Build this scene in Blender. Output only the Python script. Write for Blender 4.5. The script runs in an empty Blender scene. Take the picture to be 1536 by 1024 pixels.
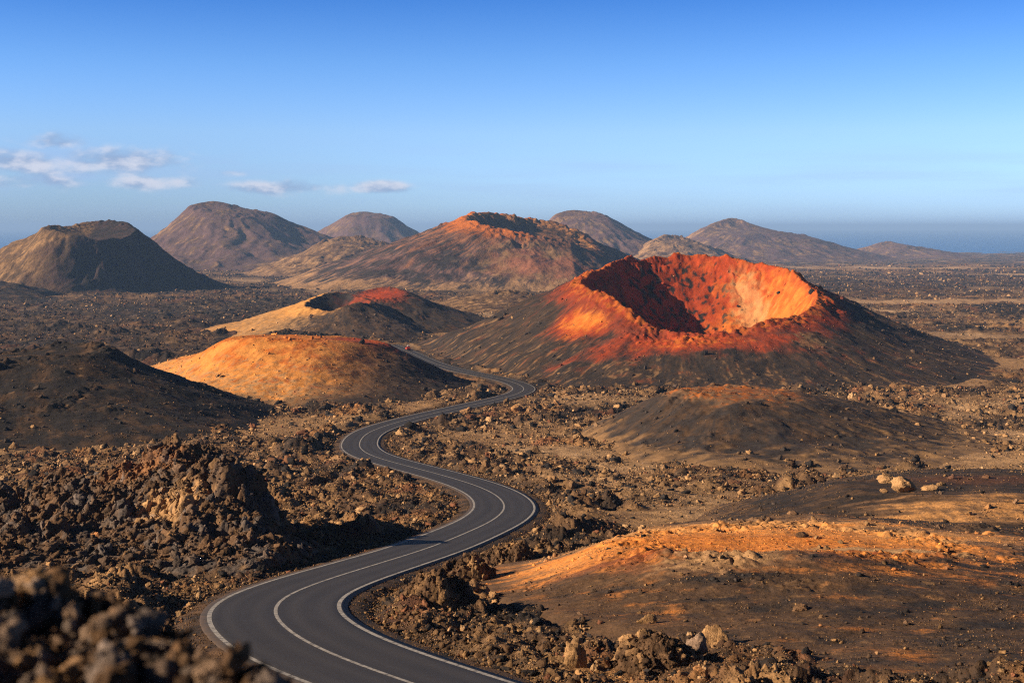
import bpy, bmesh, math, random
import numpy as np
random.seed(7); RNG = np.random.default_rng(11)
f32 = np.float32
scene = bpy.context.scene
COL = scene.collection

# ------------------------------------------------------------------ camera model
F = 2000.0; HY = 340.0; CX = 768.0
SUN_EL = math.radians(24.0); SUN_AZ = math.radians(256.0)      # azimuth clockwise from +Y (view direction)

def gsmooth(a, s):
    n = int(3*s); k = np.exp(-0.5*(np.arange(-n, n+1)/s)**2); k /= k.sum()
    return np.convolve(np.pad(a, n, mode='edge'), k, mode='valid')

# drop of the land below the camera against distance
_T = np.array([(0.5,5),(5,5.7),(12,7.6),(20,9.8),(30,12.5),(40,15.2),(52,18.0),(68,20.1),(100,25.4),(128,29.4),(156,32.6),(205,37.3),
      (269,43.3),(330,46.9),(424,51.0),(520,54.0),(600,56),(800,59.5),(1000,62.5),(1500,70),(2000,77.5),(3000,92),(4000,103),(6000,121),(7000,133),(9000,150)])
_LY = np.linspace(math.log(0.5), math.log(9000), 1200)
_D = gsmooth(np.interp(_LY, np.log(_T[:,0]), _T[:,1]), 9)
def drop(Y): return np.interp(np.log(np.maximum(Y, .5)), _LY, _D)
_PY = HY + F*_D/np.exp(_LY)
def y_of_py(py): return float(np.exp(np.interp(-py, -_PY, _LY)))
def W(px, py, Y): return ((px-CX)/F*Y, Y, -(py-HY)/F*Y)       # a photographed direction at a chosen real distance
def GP(px, py):                                                # point of the land
    Y = y_of_py(py); return ((px-CX)/F*Y, Y)

# ------------------------------------------------------------------ noise
def _h(ix, iy, seed):
    h = (ix.astype(np.int64)*374761393 + iy.astype(np.int64)*668265263 + seed*2147483647) & 0xffffffff
    h = ((h ^ (h >> 13)) * 1274126177) & 0xffffffff
    return (h ^ (h >> 16)) & 0xffffffff
_GX = np.cos(np.arange(16)*math.pi/8+.2).astype(f32); _GY = np.sin(np.arange(16)*math.pi/8+.2).astype(f32)
def perlin(x, y, seed=0):
    x0 = np.floor(x); y0 = np.floor(y); fx = (x-x0).astype(f32); fy = (y-y0).astype(f32)
    ix = x0.astype(np.int64); iy = y0.astype(np.int64)
    def g(i, j):
        k = _h(ix+i, iy+j, seed) & 15
        return _GX[k]*(fx-i) + _GY[k]*(fy-j)
    u = fx*fx*fx*(fx*(fx*6-15)+10); v = fy*fy*fy*(fy*(fy*6-15)+10)
    a = g(0,0); b = g(1,0); c = g(0,1); d = g(1,1)
    return (a+(b-a)*u + ((c+(d-c)*u)-(a+(b-a)*u))*v)*1.5
def fbm(x, y, o=4, seed=0, gain=.5):
    s = 0; a = 1; n = 0
    for i in range(o):
        s = s + a*perlin(x, y, seed+i*17); n += a
        x = x*2.03+11.3; y = y*2.03-7.7; a *= gain
    return s/n
def ridged(x, y, o=4, seed=0, gain=.55):
    s = 0; a = 1; n = 0
    for i in range(o):
        s = s + a*(1-2*np.abs(perlin(x, y, seed+i*13))); n += a
        x = x*2.1+3.3; y = y*2.1-5.7; a *= gain
    return s/n
def worley(x, y, seed=0):
    x0 = np.floor(x); y0 = np.floor(y); fx = (x-x0).astype(f32); fy = (y-y0).astype(f32)
    ix = x0.astype(np.int64); iy = y0.astype(np.int64)
    f1 = np.full(x.shape, 9, f32); f2 = f1.copy(); r = np.zeros(x.shape, f32)
    for i in (-1,0,1):
        for j in (-1,0,1):
            h = _h(ix+i, iy+j, seed)
            d = np.hypot(i + (h & 1023).astype(f32)/1023 - fx, j + ((h>>10) & 1023).astype(f32)/1023 - fy)
            nr = ((h>>20) & 1023).astype(f32)/1023
            c = d < f1
            f2 = np.where(c, f1, np.minimum(f2, d)); r = np.where(c, nr, r); f1 = np.where(c, d, f1)
    return f1, f2, r
def sst(a, b, x):
    t = np.clip((x-a)/(b-a), 0, 1); return t*t*(3-2*t)
def mix(a, b, m):
    m = np.clip(m, 0, 1)[..., None]; return a*(1-m) + np.asarray(b)*m
def blocks(x, y, s, seed):                                     # broken clinker at one size, 0..1
    wx = x + s*.35*perlin(x/s*1.3, y/s*1.3, seed+5); wy = y + s*.35*perlin(x/s*1.3+9, y/s*1.3, seed+6)
    f1, f2, r = worley(wx/s, wy/s, seed)
    return (0.15+.85*r*r)*np.clip(1.5*(f2-f1), 0, 1)**.6

# ------------------------------------------------------------------ the road
RPX = [(900,1120),(760,1074),(672,1046),(610,1024),(548,1004),(487,980),(450,962),(424,943),(411,924),(417,905),(445,888),(500,868),(568,847),(640,824),(700,800),(741,780),
       (757,762),(746,745),(716,730),(672,716),(622,702.5),(576,690),(548,679),(539,667),(549,652),(577,639.5),(622,627),(680,613.5),(740,600.5),(774,591.5),
       (786,584),(778,577),(755,569.5),(722,562.5),(690,556),(662,548.5),(640,540.5),(621,531.5),(603,524),(585,517)]
def catmull(P, n):
    P = np.array(P); Q = []
    for i in range(len(P)-1):
        p0 = P[max(i-1,0)]; p1 = P[i]; p2 = P[i+1]; p3 = P[min(i+2,len(P)-1)]
        for k in range(n):
            t = k/n
            Q.append(.5*((2*p1)+(-p0+p2)*t+(2*p0-5*p1+4*p2-p3)*t*t+(-p0+3*p1-3*p2+p3)*t**3))
    Q.append(P[-1]); return np.array(Q)
_rp = catmull([GP(*p) for p in RPX], 12)
_sl = np.r_[0, np.cumsum(np.hypot(*np.diff(_rp, axis=0).T))]
_ss = np.arange(0, _sl[-1], 0.8)
ROAD = np.stack([np.interp(_ss, _sl, _rp[:,0]), np.interp(_ss, _sl, _rp[:,1])], 1)
ROAD = np.stack([gsmooth(ROAD[:,0], 4), gsmooth(ROAD[:,1], 4)], 1)
_rx = np.arange(-90, 60, .5); _ry = np.arange(20, 760, .5)
_RX, _RY = np.meshgrid(_rx, _ry)
_RD = np.full(_RX.shape, 1e3, f32)
for q in ROAD[::2]:
    a = max(int((q[1]-20-40)/.5), 0); b = int((q[1]-20+40)/.5)
    w = slice(a, max(b, 1))
    _RD[w] = np.minimum(_RD[w], np.hypot(_RX[w]-q[0], _RY[w]-q[1]))
_RD = np.minimum(_RD, 40)
def rdist(x, y):
    i = (np.asarray(x)+90)/.5; j = (np.asarray(y)-20)/.5
    ok = (i > 0) & (j > 0) & (i < len(_rx)-1.001) & (j < len(_ry)-1.001)
    i = np.clip(i, 0, len(_rx)-1.001); j = np.clip(j, 0, len(_ry)-1.001)
    a = i.astype(int); b = j.astype(int); u = i-a; v = j-b
    d = (_RD[b,a]*(1-u)+_RD[b,a+1]*u)*(1-v) + (_RD[b+1,a]*(1-u)+_RD[b+1,a+1]*u)*v
    return np.where(ok, d, 40)

def G(x, y):                                                   # the smooth land
    y = np.asarray(y, float); x = np.asarray(x, float)
    g = -drop(y)
    far = sst(10, 34, rdist(x, y))*sst(60, 200, y)
    g = g + far*(1.3*perlin(x/38, y/38, 3) + np.clip(y/600, 0, 5)*1.0*perlin(x/170, y/170, 4))
    # the land slopes away on both sides of the viewpoint's spur
    return g

# ------------------------------------------------------------------ mesh helpers
def new_mesh(name, V, Fc, mat, col=None, extra=None, smooth=False, parent=None):
    me = bpy.data.meshes.new(name)
    n, k = Fc.shape
    me.vertices.add(len(V)); me.vertices.foreach_set('co', np.ascontiguousarray(V, f32).ravel())
    me.loops.add(n*k); me.loops.foreach_set('vertex_index', np.ascontiguousarray(Fc, np.int32).ravel())
    me.polygons.add(n); me.polygons.foreach_set('loop_start', np.arange(0, n*k, k, dtype=np.int32))
    me.polygons.foreach_set('loop_total', np.full(n, k, np.int32))
    if smooth: me.polygons.foreach_set('use_smooth', np.ones(n, bool))
    me.update(calc_edges=True)
    if col is not None:
        c = np.ones((len(V), 4), f32); c[:, :3] = np.clip(col, 0, 1)
        at = me.attributes.new('tint', 'FLOAT_COLOR', 'POINT'); at.data.foreach_set('color', c.ravel())
    for kx, vx in (extra or {}).items():
        at = me.attributes.new(kx, 'FLOAT', 'POINT'); at.data.foreach_set('value', vx.astype(f32).ravel())
    me.materials.append(mat)
    o = bpy.data.objects.new(name, me); COL.objects.link(o)
    if parent: o.parent = parent
    return o
def grid_faces(nr, nc):
    i = np.arange(nr*nc, dtype=np.int32).reshape(nr, nc)
    return np.stack([i[:-1,:-1], i[:-1,1:], i[1:,1:], i[1:,:-1]], -1).reshape(-1, 4)
def tag(o, label=None, cat=None, group=None, kind=None):
    for k, v in (('label',label),('category',cat),('group',group),('kind',kind)):
        if v: o[k] = v
    return o

# ------------------------------------------------------------------ materials
def nd(nt, t, **kw):
    n = nt.nodes.new(t)
    for k, v in kw.items():
        if k.startswith('i_'): n.inputs[k[2:].replace('_', ' ')].default_value = v
        else: setattr(n, k, v)
    return n
def ground_mat(name, scales=((3.0,.12),(.6,.3)), vary=.45, speck=None, rough=.95):
    m = bpy.data.materials.new(name); m.use_nodes = True; nt = m.node_tree; L = nt.links.new
    b = nt.nodes['Principled BSDF']; b.inputs['Roughness'].default_value = rough; b.inputs['Specular IOR Level'].default_value = .18
    at = nd(nt, 'ShaderNodeAttribute', attribute_name='tint')
    geo = nd(nt, 'ShaderNodeNewGeometry')
    c = at.outputs['Color']
    for k, sc in enumerate((scales[0][0]*2.2, scales[-1][0]*.8)):
        n = nd(nt, 'ShaderNodeTexNoise', i_Scale=sc, i_Detail=5.0, i_Roughness=.7); L(geo.outputs['Position'], n.inputs['Vector'])
        r = nd(nt, 'ShaderNodeMapRange'); L(n.outputs['Fac'], r.inputs['Value'])
        r.inputs['From Min'].default_value = .28; r.inputs['From Max'].default_value = .72
        r.inputs['To Min'].default_value = 1-vary; r.inputs['To Max'].default_value = 1+vary
        mx = nd(nt, 'ShaderNodeMix', data_type='RGBA', blend_type='MULTIPLY', clamp_factor=False); mx.inputs[0].default_value = 1
        L(c, mx.inputs[6]); L(r.outputs[0], mx.inputs[7]); c = mx.outputs[2]
    if speck:
        n = nd(nt, 'ShaderNodeTexVoronoi', i_Scale=speck[0]); L(geo.outputs['Position'], n.inputs['Vector'])
        lt = nd(nt, 'ShaderNodeMath', operation='LESS_THAN'); L(n.outputs['Distance'], lt.inputs[0]); lt.inputs[1].default_value = .2
        sx = nd(nt, 'ShaderNodeSeparateColor'); L(n.outputs['Color'], sx.inputs[0])
        gt = nd(nt, 'ShaderNodeMath', operation='GREATER_THAN'); L(sx.outputs[0], gt.inputs[0]); gt.inputs[1].default_value = speck[1]
        mu = nd(nt, 'ShaderNodeMath', operation='MULTIPLY'); L(lt.outputs[0], mu.inputs[0]); L(gt.outputs[0], mu.inputs[1])
        mx = nd(nt, 'ShaderNodeMix', data_type='RGBA'); L(mu.outputs[0], mx.inputs[0]); L(c, mx.inputs[6]); mx.inputs[7].default_value = speck[2]
        c = mx.outputs[2]
    L(c, b.inputs['Base Color'])
    prev = None
    for sc, dist in scales:
        n = nd(nt, 'ShaderNodeTexNoise', i_Scale=sc, i_Detail=6.0, i_Roughness=.65); L(geo.outputs['Position'], n.inputs['Vector'])
        bp = nd(nt, 'ShaderNodeBump', i_Strength=.9, i_Distance=dist); L(n.outputs['Fac'], bp.inputs['Height'])
        if prev: L(prev.outputs[0], bp.inputs['Normal'])
        prev = bp
    L(prev.outputs[0], b.inputs['Normal'])
    return m
M_land = ground_mat('lava_land', ((2.4,.22),(.5,.5)), .4)
M_rub  = ground_mat('lava_clinker', ((6.0,.10),(1.6,.2)), .4)
M_near = ground_mat('near_clinker', ((60.0,.02),(14.0,.05)), .4)
M_hill_near = ground_mat('cinder_near', ((5.0,.07),(1.2,.12)), .3)
M_hill_mid = ground_mat('cinder_mid', ((1.3,.2),(.35,.35)), .3)
M_hill_far = ground_mat('cinder_far', ((.22,1.2),(.06,2.5)), .3)

# ------------------------------------------------------------------ palette (linear albedo)
ASH = np.array((.023,.0185,.017)); BAS = np.array((.0125,.0105,.010)); BROWN = np.array((.098,.056,.030)); TAN = np.array((.37,.215,.098))
SAND = np.array((.50,.32,.17)); ORANGE = np.array((.52,.145,.018)); GOLD = np.array((.62,.28,.06)); RED = np.array((.37,.052,.011)); DRED = np.array((.13,.026,.011))
GREY = np.array((.16,.13,.115)); MAUVE = np.array((.105,.060,.054))

# ------------------------------------------------------------------ hills
HILLS = []
class Hill:
    """A cinder cone or mound: a ring of rim points, a base outline, a crater floor."""
    def __init__(s, rim, base, floor=None, center=None, p=1.2, q=1.6, smooth=10, bs=22, rough=.4, gully=.0, streak=1, crag=0, roadcut=True, k=None, ribs=0):
        s.k = k; s.ribs = ribs
        P = np.array([W(*r) for r in rim]); s.P = P
        s.c = np.array(center if center is not None else (P[:,0].mean(), P[:,1].mean()))
        s.p, s.q = p, q; s.rough = rough; s.gully = gully; s.crag = crag; s.roadcut = roadcut
        th = np.arctan2(P[:,1]-s.c[1], P[:,0]-s.c[0]); r = np.hypot(P[:,0]-s.c[0], P[:,1]-s.c[1])
        s.A = np.linspace(-math.pi, math.pi, 721)
        s.R = s._per(th, r, smooth); s.H = s._per(th, P[:,2], smooth)
        B = np.array([(GP(*b) if len(b) == 2 else ((b[0]-CX)/F*b[2], b[2])) for b in base])
        tb = np.arctan2(B[:,1]-s.c[1], B[:,0]-s.c[0]); rb = np.hypot(B[:,0]-s.c[0], B[:,1]-s.c[1])
        s.B = np.maximum(s._per(tb, rb, bs), s.R*1.15)
        s.floor = floor
        s.seed = len(HILLS)*31+5
        HILLS.append(s)
    def _per(s, th, v, sm):
        o = np.argsort(th); th = th[o]; v = v[o]
        T = np.r_[th-2*math.pi, th, th+2*math.pi]; Vv = np.r_[v, v, v]
        a = np.interp(np.linspace(-3*math.pi, 3*math.pi, 2161), T, Vv)
        return gsmooth(a, sm)[720:1441]
    def par(s, x, y):
        dx = x-s.c[0]; dy = y-s.c[1]; r = np.hypot(dx, dy); th = np.arctan2(dy, dx)
        R = np.interp(th, s.A, s.R); B = np.interp(th, s.A, s.B); H = np.interp(th, s.A, s.H)
        return r, th, R, B, H
    def f(s, x, y):
        r, th, R, B, H = s.par(x, y)
        t = np.clip((r-R)/(B-R), 0, 1.0)
        return np.where(r > R, (1-t)**s.p, 1)
    def height(s, x, y, detail=True):
        r, th, R, B, H = s.par(x, y)
        sd = s.seed; sc = float(np.mean(s.B)); dome = s.floor is None
        t = (r-R)/(B-R)
        wx = x/sc; wy = y/sc
        if detail:
            t = t + (.07*fbm(wx*3, wy*3, 4, sd)+.02*fbm(wx*12, wy*12, 3, sd+1))*sst(0, .3, t)
        k = (.035 if dome else .03) if s.k is None else s.k
        tt = (np.sqrt(np.maximum(t, 0)**2+k*k)-k)/(math.sqrt(1+k*k)-k)
        tc = np.clip(tt, 0, 1)
        g = G(x, y)
        f = (1-tc)**s.p
        u = np.clip(r/R, 0, 1)
        rm = np.exp(-((r-R)/(.08*sc+.6))**2)
        if detail and not dome:
            H = H + rm*s.rough*(1.1*ridged(wx*6, wy*6, 4, sd+2)-.35)
        z = g*(1-f) + H*f
        if not dome:
            fl = s.floor
            zi = fl + (H-fl)*(u**s.q)
            if s.ribs and detail:
                zi = zi + s.ribs*np.sin(u*math.pi)**.8*(ridged(th*1.9+.3*perlin(wx*6, wy*6, sd+20), u*2.1, 4, sd+21)-.25) + s.ribs*.5*sst(.2, .8, u)*(blocks(wx, wy, .07, sd+22)-.3)
            z = np.where(r < R, zi, z)
        else:
            hm = float(s.H.mean())
            z = np.where(r < R, hm+(H-hm)*u**2, z)
        if detail:
            env = np.where(r < R, 1, sst(0, .22, 1-tc))
            if s.gully:
                w = .25*fbm(wx*3.5, wy*3.5, 3, sd+8)
                gu = ridged(th*2.2+w*2, t*1.4+3, 3, sd+9)-.5
                z = z + s.gully*gu*np.sin(np.clip(tc, 0, 1)*math.pi)**.8*env
            z = z + s.rough*.8*env*fbm(wx*7, wy*7, 6, sd+3, .55)
            if s.crag:
                cm = sst(.0, .35, fbm(wx*4, wy*4, 3, sd+6)+rm*.6-.22)
                z = z + s.crag*env*cm*(.6*ridged(wx*13, wy*13, 4, sd+4)+.8*blocks(wx, wy, .045, sd+12)+.5*blocks(wx, wy, .018, sd+13)-.5)
        if s.ribs and detail:
            z = z + (.5+.9*sst(.1, -.5, np.cos(th)))*np.exp(-((r-R)/4.0)**2)*(blocks(wx, wy, .05, sd+24)+.6*blocks(wx, wy, .02, sd+25)-.4)
        z = z - .45*sst(.86, 1.0, t) - 3.0*sst(1.0, 1.15, t)
        if s.roadcut:
            d = rdist(x, y)
            z = z - (1-sst(4.8, 20, d))*np.maximum(z-g, 0) - (1-sst(4.8, 8, d))*1.2
        return z
    def build(s, name, mat, colf, step, label, pad=1.04):
        ex = s.c[0]+np.cos(s.A)*s.B*pad; ey = s.c[1]+np.sin(s.A)*s.B*pad
        xs = np.arange(ex.min(), ex.max()+step, step); ys = np.arange(ey.min(), ey.max()+step, step)
        X, Y = np.meshgrid(xs, ys)
        Z = s.height(X, Y)
        r, th, R, B, H = s.par(X, Y); t = (r-R)/(B-R)
        C = colf(s, X, Y, Z, r/R, th, t)
        Fc = grid_faces(*X.shape)
        keep = (t < 1.12).ravel()[Fc].any(1)
        Fc = Fc[keep]
        used = np.zeros(X.size, bool); used[Fc.ravel()] = True
        idx = np.cumsum(used)-1
        V = np.stack([X, Y, Z], -1).reshape(-1, 3)[used]
        o = new_mesh(name, V, idx[Fc], mat, C.reshape(-1, 3)[used], smooth=True)
        s.obj = o; s.colf = colf
        tag(o, label=label, kind='structure')
        return o

def blob(x, y, p, rx, ry=None, rot=0, k=1.0):
    ry = ry or rx; dx = x-p[0]; dy = y-p[1]; c = math.cos(rot); s = math.sin(rot)
    return np.exp(-(((dx*c+dy*s)/rx)**2 + ((-dx*s+dy*c)/ry)**2)*k)
def streaks(th, t, seed, fr=30):
    w = .035*perlin(th*4, t*1.6, seed+2)+.008*perlin(th*19, t*6, seed+3)
    return .40*perlin((th+w)*fr, t*2.6, seed)+.35*perlin((th+w)*fr*2.3+7, t*6, seed+1)+.45*perlin((th+w)*fr*5, t*16, seed+4)

# --- main crater
h_main = Hill(rim=[(880,418,556),(910,400,580),(940,391,598),(990,386,606),(1030,383,608),(1055,380,606),(1085,386,602),(1120,391,596),(1165,402,585),(1195,418,566),(1218,438,545),(1222,455,522),
       (1205,470,503),(1150,483,488),(1100,497,478),(1060,503,474),(1020,502,475),(990,498,478),(968,484,485),(945,463,494),(918,445,505),(895,436,518),(872,425,538)],
   base=[(655,536),(600,515,680),(705,552),(765,563),(830,576),(900,583),(1050,590),(1200,592),(1330,586),(1400,580),(1480,573,490),(1475,560,560),(1400,500,680),(1100,450,720),(800,480,700)],
   floor=-60, center=((1072-CX)/F*533, 533), p=1.36, q=1.9, smooth=5, rough=1.7, gully=1.0, crag=1.8, ribs=3.2)
def col_main(s, x, y, z, u, th, t):
    n = fbm(x/9, y/9, 5, 201); n2 = fbm(x/3, y/3, 4, 202); st = streaks(th, t, 203, 22)
    c = mix(ASH*1.0+0*x[..., None], BROWN*.9, .25+.8*st+.4*n)
    c = mix(c, TAN*.6, sst(.30, .6, st+.45*n2+.15*sst(.3, .9, t))*.75*sst(.15, .6, t)); c = mix(c, TAN*.8, sst(.5, .8, blob(x, y, W(1210,548,470)[:2], 9, 12)+.5*n2+.3*n)*.7)
    c = mix(c, DRED*.7, sst(.15, .6, n+.3*st-.9*t+.15)*.4)
    # left outer flank, orange and red
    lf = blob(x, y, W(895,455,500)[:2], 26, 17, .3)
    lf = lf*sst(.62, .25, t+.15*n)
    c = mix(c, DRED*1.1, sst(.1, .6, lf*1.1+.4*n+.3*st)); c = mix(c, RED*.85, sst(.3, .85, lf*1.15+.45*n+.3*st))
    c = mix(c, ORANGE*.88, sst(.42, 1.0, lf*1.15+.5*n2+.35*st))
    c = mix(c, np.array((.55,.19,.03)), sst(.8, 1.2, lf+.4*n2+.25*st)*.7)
    # all round the lip
    lip = np.exp(-(np.maximum(t, 0)/.2)**2)*(u > 1)
    c = mix(c, DRED*1.2, sst(.2, .7, lip+.5*n+.25*st)); c = mix(c, RED*.62, sst(.5, 1.0, lip+.5*n+.3*st)); c = mix(c, ORANGE*.75, sst(.75, 1.1, lip+.6*n2+.3*n)*.7)
    fr = blob(x, y, W(1040,513,466)[:2], 40, 12, 0)
    c = mix(c, DRED*1.3, sst(.1, .7, fr+.5*n+.35*st)); c = mix(c, RED*.85, sst(.4, 1.0, fr+.5*n+.4*st)); c = mix(c, ORANGE*.9, sst(.75, 1.2, fr+.45*n2+.2*st)*.8)
    # inside
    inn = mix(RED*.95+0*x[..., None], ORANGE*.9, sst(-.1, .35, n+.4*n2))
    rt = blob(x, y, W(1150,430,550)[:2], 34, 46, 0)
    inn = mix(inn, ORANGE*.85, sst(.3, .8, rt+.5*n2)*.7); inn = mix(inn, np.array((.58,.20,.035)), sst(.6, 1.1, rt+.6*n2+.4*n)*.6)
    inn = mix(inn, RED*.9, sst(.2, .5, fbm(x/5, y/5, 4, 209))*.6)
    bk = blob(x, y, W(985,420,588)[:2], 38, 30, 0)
    inn = mix(inn, RED*.7, sst(.35, .8, bk+.35*n2)); inn = mix(inn, BAS*1.6, sst(.15, .4, n2+.3*n+.3*bk-.1)*sst(.2, .6, bk+.1)); inn = mix(inn, DRED, sst(.3, .8, blob(x, y, W(900,440,560)[:2], 20, 40)+.4*n)*.8)  # dark red rock, coloured darker still to deepen the bowl's shadow
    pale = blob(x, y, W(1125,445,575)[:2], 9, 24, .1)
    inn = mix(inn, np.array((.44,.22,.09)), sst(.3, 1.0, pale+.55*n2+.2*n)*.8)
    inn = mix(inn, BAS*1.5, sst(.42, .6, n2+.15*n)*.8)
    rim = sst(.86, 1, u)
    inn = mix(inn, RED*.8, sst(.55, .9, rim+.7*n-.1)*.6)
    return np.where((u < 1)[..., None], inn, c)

# --- small crater, mid left
h_small = Hill(rim=[(466,453,755),(478,446,770),(500,438,782),(520,440,785),(536,447,772),(548,456,748),(538,454,734),(517,459,724),(496,467,720),(478,464,730)],
   base=[(355,500,720),(330,480,800),(400,512),(480,515),(560,515),(610,508),(640,500,730),(640,485,780),(600,470,860),(520,460,880),(420,460,880)],
   floor=-54.5, center=((508-CX)/F*752, 752), p=1.2, q=.9, smooth=6, rough=.8, gully=1.2, crag=.9)
h_shoulder = Hill(rim=[(548,437,825),(562,433,832),(577,430.5,834),(595,433,830),(612,441,820),(604,450,800),(580,450,792),(556,447,796)],
   base=[(480,480,800),(470,470,860),(520,500,740),(590,502,735),(660,495,740),(725,488,765),(740,478,820),(690,468,900),(560,460,940)],
   floor=None, p=1.3, smooth=10, rough=.9, gully=1.3, crag=1.0, k=.05)
def col_shoulder(s, x, y, z, u, th, t):
    n = fbm(x/9, y/9, 4, 215); n2 = fbm(x/3.5, y/3.5, 4, 216); st = streaks(th, t, 217, 16)
    c = mix(ASH*1.3+0*x[..., None], BROWN*.8, sst(-.2, .6, st+.4*n))
    rd = blob(x, y, W(572,440,812)[:2], 15, 26)
    c = mix(c, DRED*1.6, sst(.15, .6, rd+.4*n+.3*st)); c = mix(c, RED*1.0, sst(.45, .85, rd+.45*n2+.2*n))
    return c
def col_small(s, x, y, z, u, th, t):
    n = fbm(x/9, y/9, 4, 211); n2 = fbm(x/3.5, y/3.5, 4, 212); st = streaks(th, t, 213, 16)
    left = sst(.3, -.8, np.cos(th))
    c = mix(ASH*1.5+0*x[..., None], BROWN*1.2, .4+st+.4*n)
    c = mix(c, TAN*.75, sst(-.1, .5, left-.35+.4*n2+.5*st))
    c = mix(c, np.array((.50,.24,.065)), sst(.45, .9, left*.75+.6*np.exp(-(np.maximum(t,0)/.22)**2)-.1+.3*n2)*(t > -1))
    rd = blob(x, y, W(545,446,780)[:2], 10, 14)
    c = mix(c, RED*1.0, sst(.35, .7, rd+.4*n)); c = mix(c, ORANGE*.8, sst(.75, 1, rd+.4*n2)*.5)
    inn = mix(BAS*2.5+0*x[..., None], DRED*1.6, sst(-.2, .5, n+.8*np.cos(th)))  # shade under the left rim painted near black, lit right wall painted red
    return np.where((u < 1)[..., None], inn, c)

# --- golden mound
h_gold = Hill(rim=[(340,507,432),(375,502.5,438),(415,502,446),(470,505,450),(520,507,450),(555,510,446),(575,516,438),(560,514,432),(510,511,428),(450,508,425),(390,506,424)],
   base=[(215,565,440),(180,545,490),(245,585),(320,602),(420,608),(520,610),(600,604),(660,596),(690,585,415),(665,560,470),(600,535,530),(480,520,560),(300,520,560)],
   floor=None, p=1.4, q=.5, smooth=14, rough=.7, gully=.4, crag=.4, k=.16)
def col_gold(s, x, y, z, u, th, t):
    n = fbm(x/7, y/7, 5, 221); n2 = fbm(x/2, y/2, 4, 222); st = streaks(th, t, 223, 14)
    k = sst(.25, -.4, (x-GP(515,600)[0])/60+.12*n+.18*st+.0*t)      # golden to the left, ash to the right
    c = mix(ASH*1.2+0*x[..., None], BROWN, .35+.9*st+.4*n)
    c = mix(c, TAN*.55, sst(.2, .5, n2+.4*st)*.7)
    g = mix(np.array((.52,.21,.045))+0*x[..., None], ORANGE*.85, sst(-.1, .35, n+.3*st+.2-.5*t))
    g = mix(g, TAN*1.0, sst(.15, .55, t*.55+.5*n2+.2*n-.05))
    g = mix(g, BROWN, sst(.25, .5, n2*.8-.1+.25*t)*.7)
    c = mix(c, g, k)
    rr = blob(x, y, W(555,512,440)[:2], 15, 11)
    c = mix(c, DRED*1.5, sst(.1, .8, rr+.5*n+.4*st)); c = mix(c, RED*.85, sst(.45, .9, rr+.6*n2+.2*st)); c = mix(c, ORANGE, sst(.8, 1.1, rr+.5*n2)*.5)
    return mix(c, ASH, sst(.75, .98, t+.15*n)*.8)

# --- dark hill, left
h_dark = Hill(rim=[(-120,548,335),(-50,538,342),(0,530,346),(60,522,348),(100,515,346),(140,516,343),(165,524,338),(155,532,330),(100,530,326),(40,538,324),(-50,548,324),(-110,552,328)],
   base=[(-420,620,330),(-300,670),(-100,672),(60,668),(200,668),(290,668),(340,664),(375,656),(368,630,320),(300,580,400),(100,560,450),(-250,560,430)],
   floor=None, p=1.32, smooth=10, rough=1.0, gully=.7, crag=1.5, k=.02)
def col_dark(s, x, y, z, u, th, t):
    n = fbm(x/7, y/7, 5, 231); n2 = fbm(x/1.8, y/1.8, 4, 232); st = streaks(th, t, 233, 16)
    c = mix(ASH*.7+0*x[..., None], BROWN*.6, sst(-.15, .5, n+.6*st))
    c = mix(c, BROWN*.9, sst(.2, .6, fbm(x/5+4, y/5, 4, 234)-.3*t)*.8)
    c = mix(c, TAN*.5, sst(.4, .55, n2+.2*n)*.8)
    c = mix(c, BAS, sst(.2, .5, fbm(x/4+40, y/4, 3, 235)-.2*t)*.7)
    return c

# --- low cone, mid right
h_low = Hill(rim=[(1015,585,272),(1035,582,277),(1060,580.5,280),(1100,580.5,281),(1140,583,280),(1165,587,276),(1170,591,271),(1145,591,268),(1100,590,266),(1055,590,266),(1028,588,268)],
   base=[(900,640,265),(880,625,300),(920,672),(980,690),(1060,705),(1150,712),(1250,715),(1350,708),(1440,690),(1480,670,270),(1400,640,330),(1200,610,350),(1000,610,345)],
   floor=None, p=1.3, q=.6, smooth=14, rough=.8, gully=.8, crag=.8, k=.08)
def col_low(s, x, y, z, u, th, t):
    n = fbm(x/5, y/5, 5, 241); n2 = fbm(x/1.3, y/1.3, 4, 242); st = streaks(th, t, 243, 13)
    c = mix(ASH*1.35+0*x[..., None], BROWN*.8, sst(-.2, .6, n*.7+st*.5+.1))
    c = mix(c, TAN*.55, sst(.2, .6, st*.7+.5*n2+.2*t+.25*np.cos(th)-.15)*sst(.05, .5, t)*.8)
    top = np.exp(-(np.maximum(t, 0)/.16)**2)
    c = mix(c, BROWN*1.5, sst(.3, .8, top+.6*n)); c = mix(c, ORANGE*.6, sst(.5, 1.1, top+.8*n2+.9*n-.15)*.8); c = mix(c, ASH*1.5, sst(.15, .45, fbm(x/2.5+8, y/2.5, 4, 246))*.7)
    return mix(c, TAN*.7, sst(.6, 1, t+.4*n)*.8)

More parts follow.
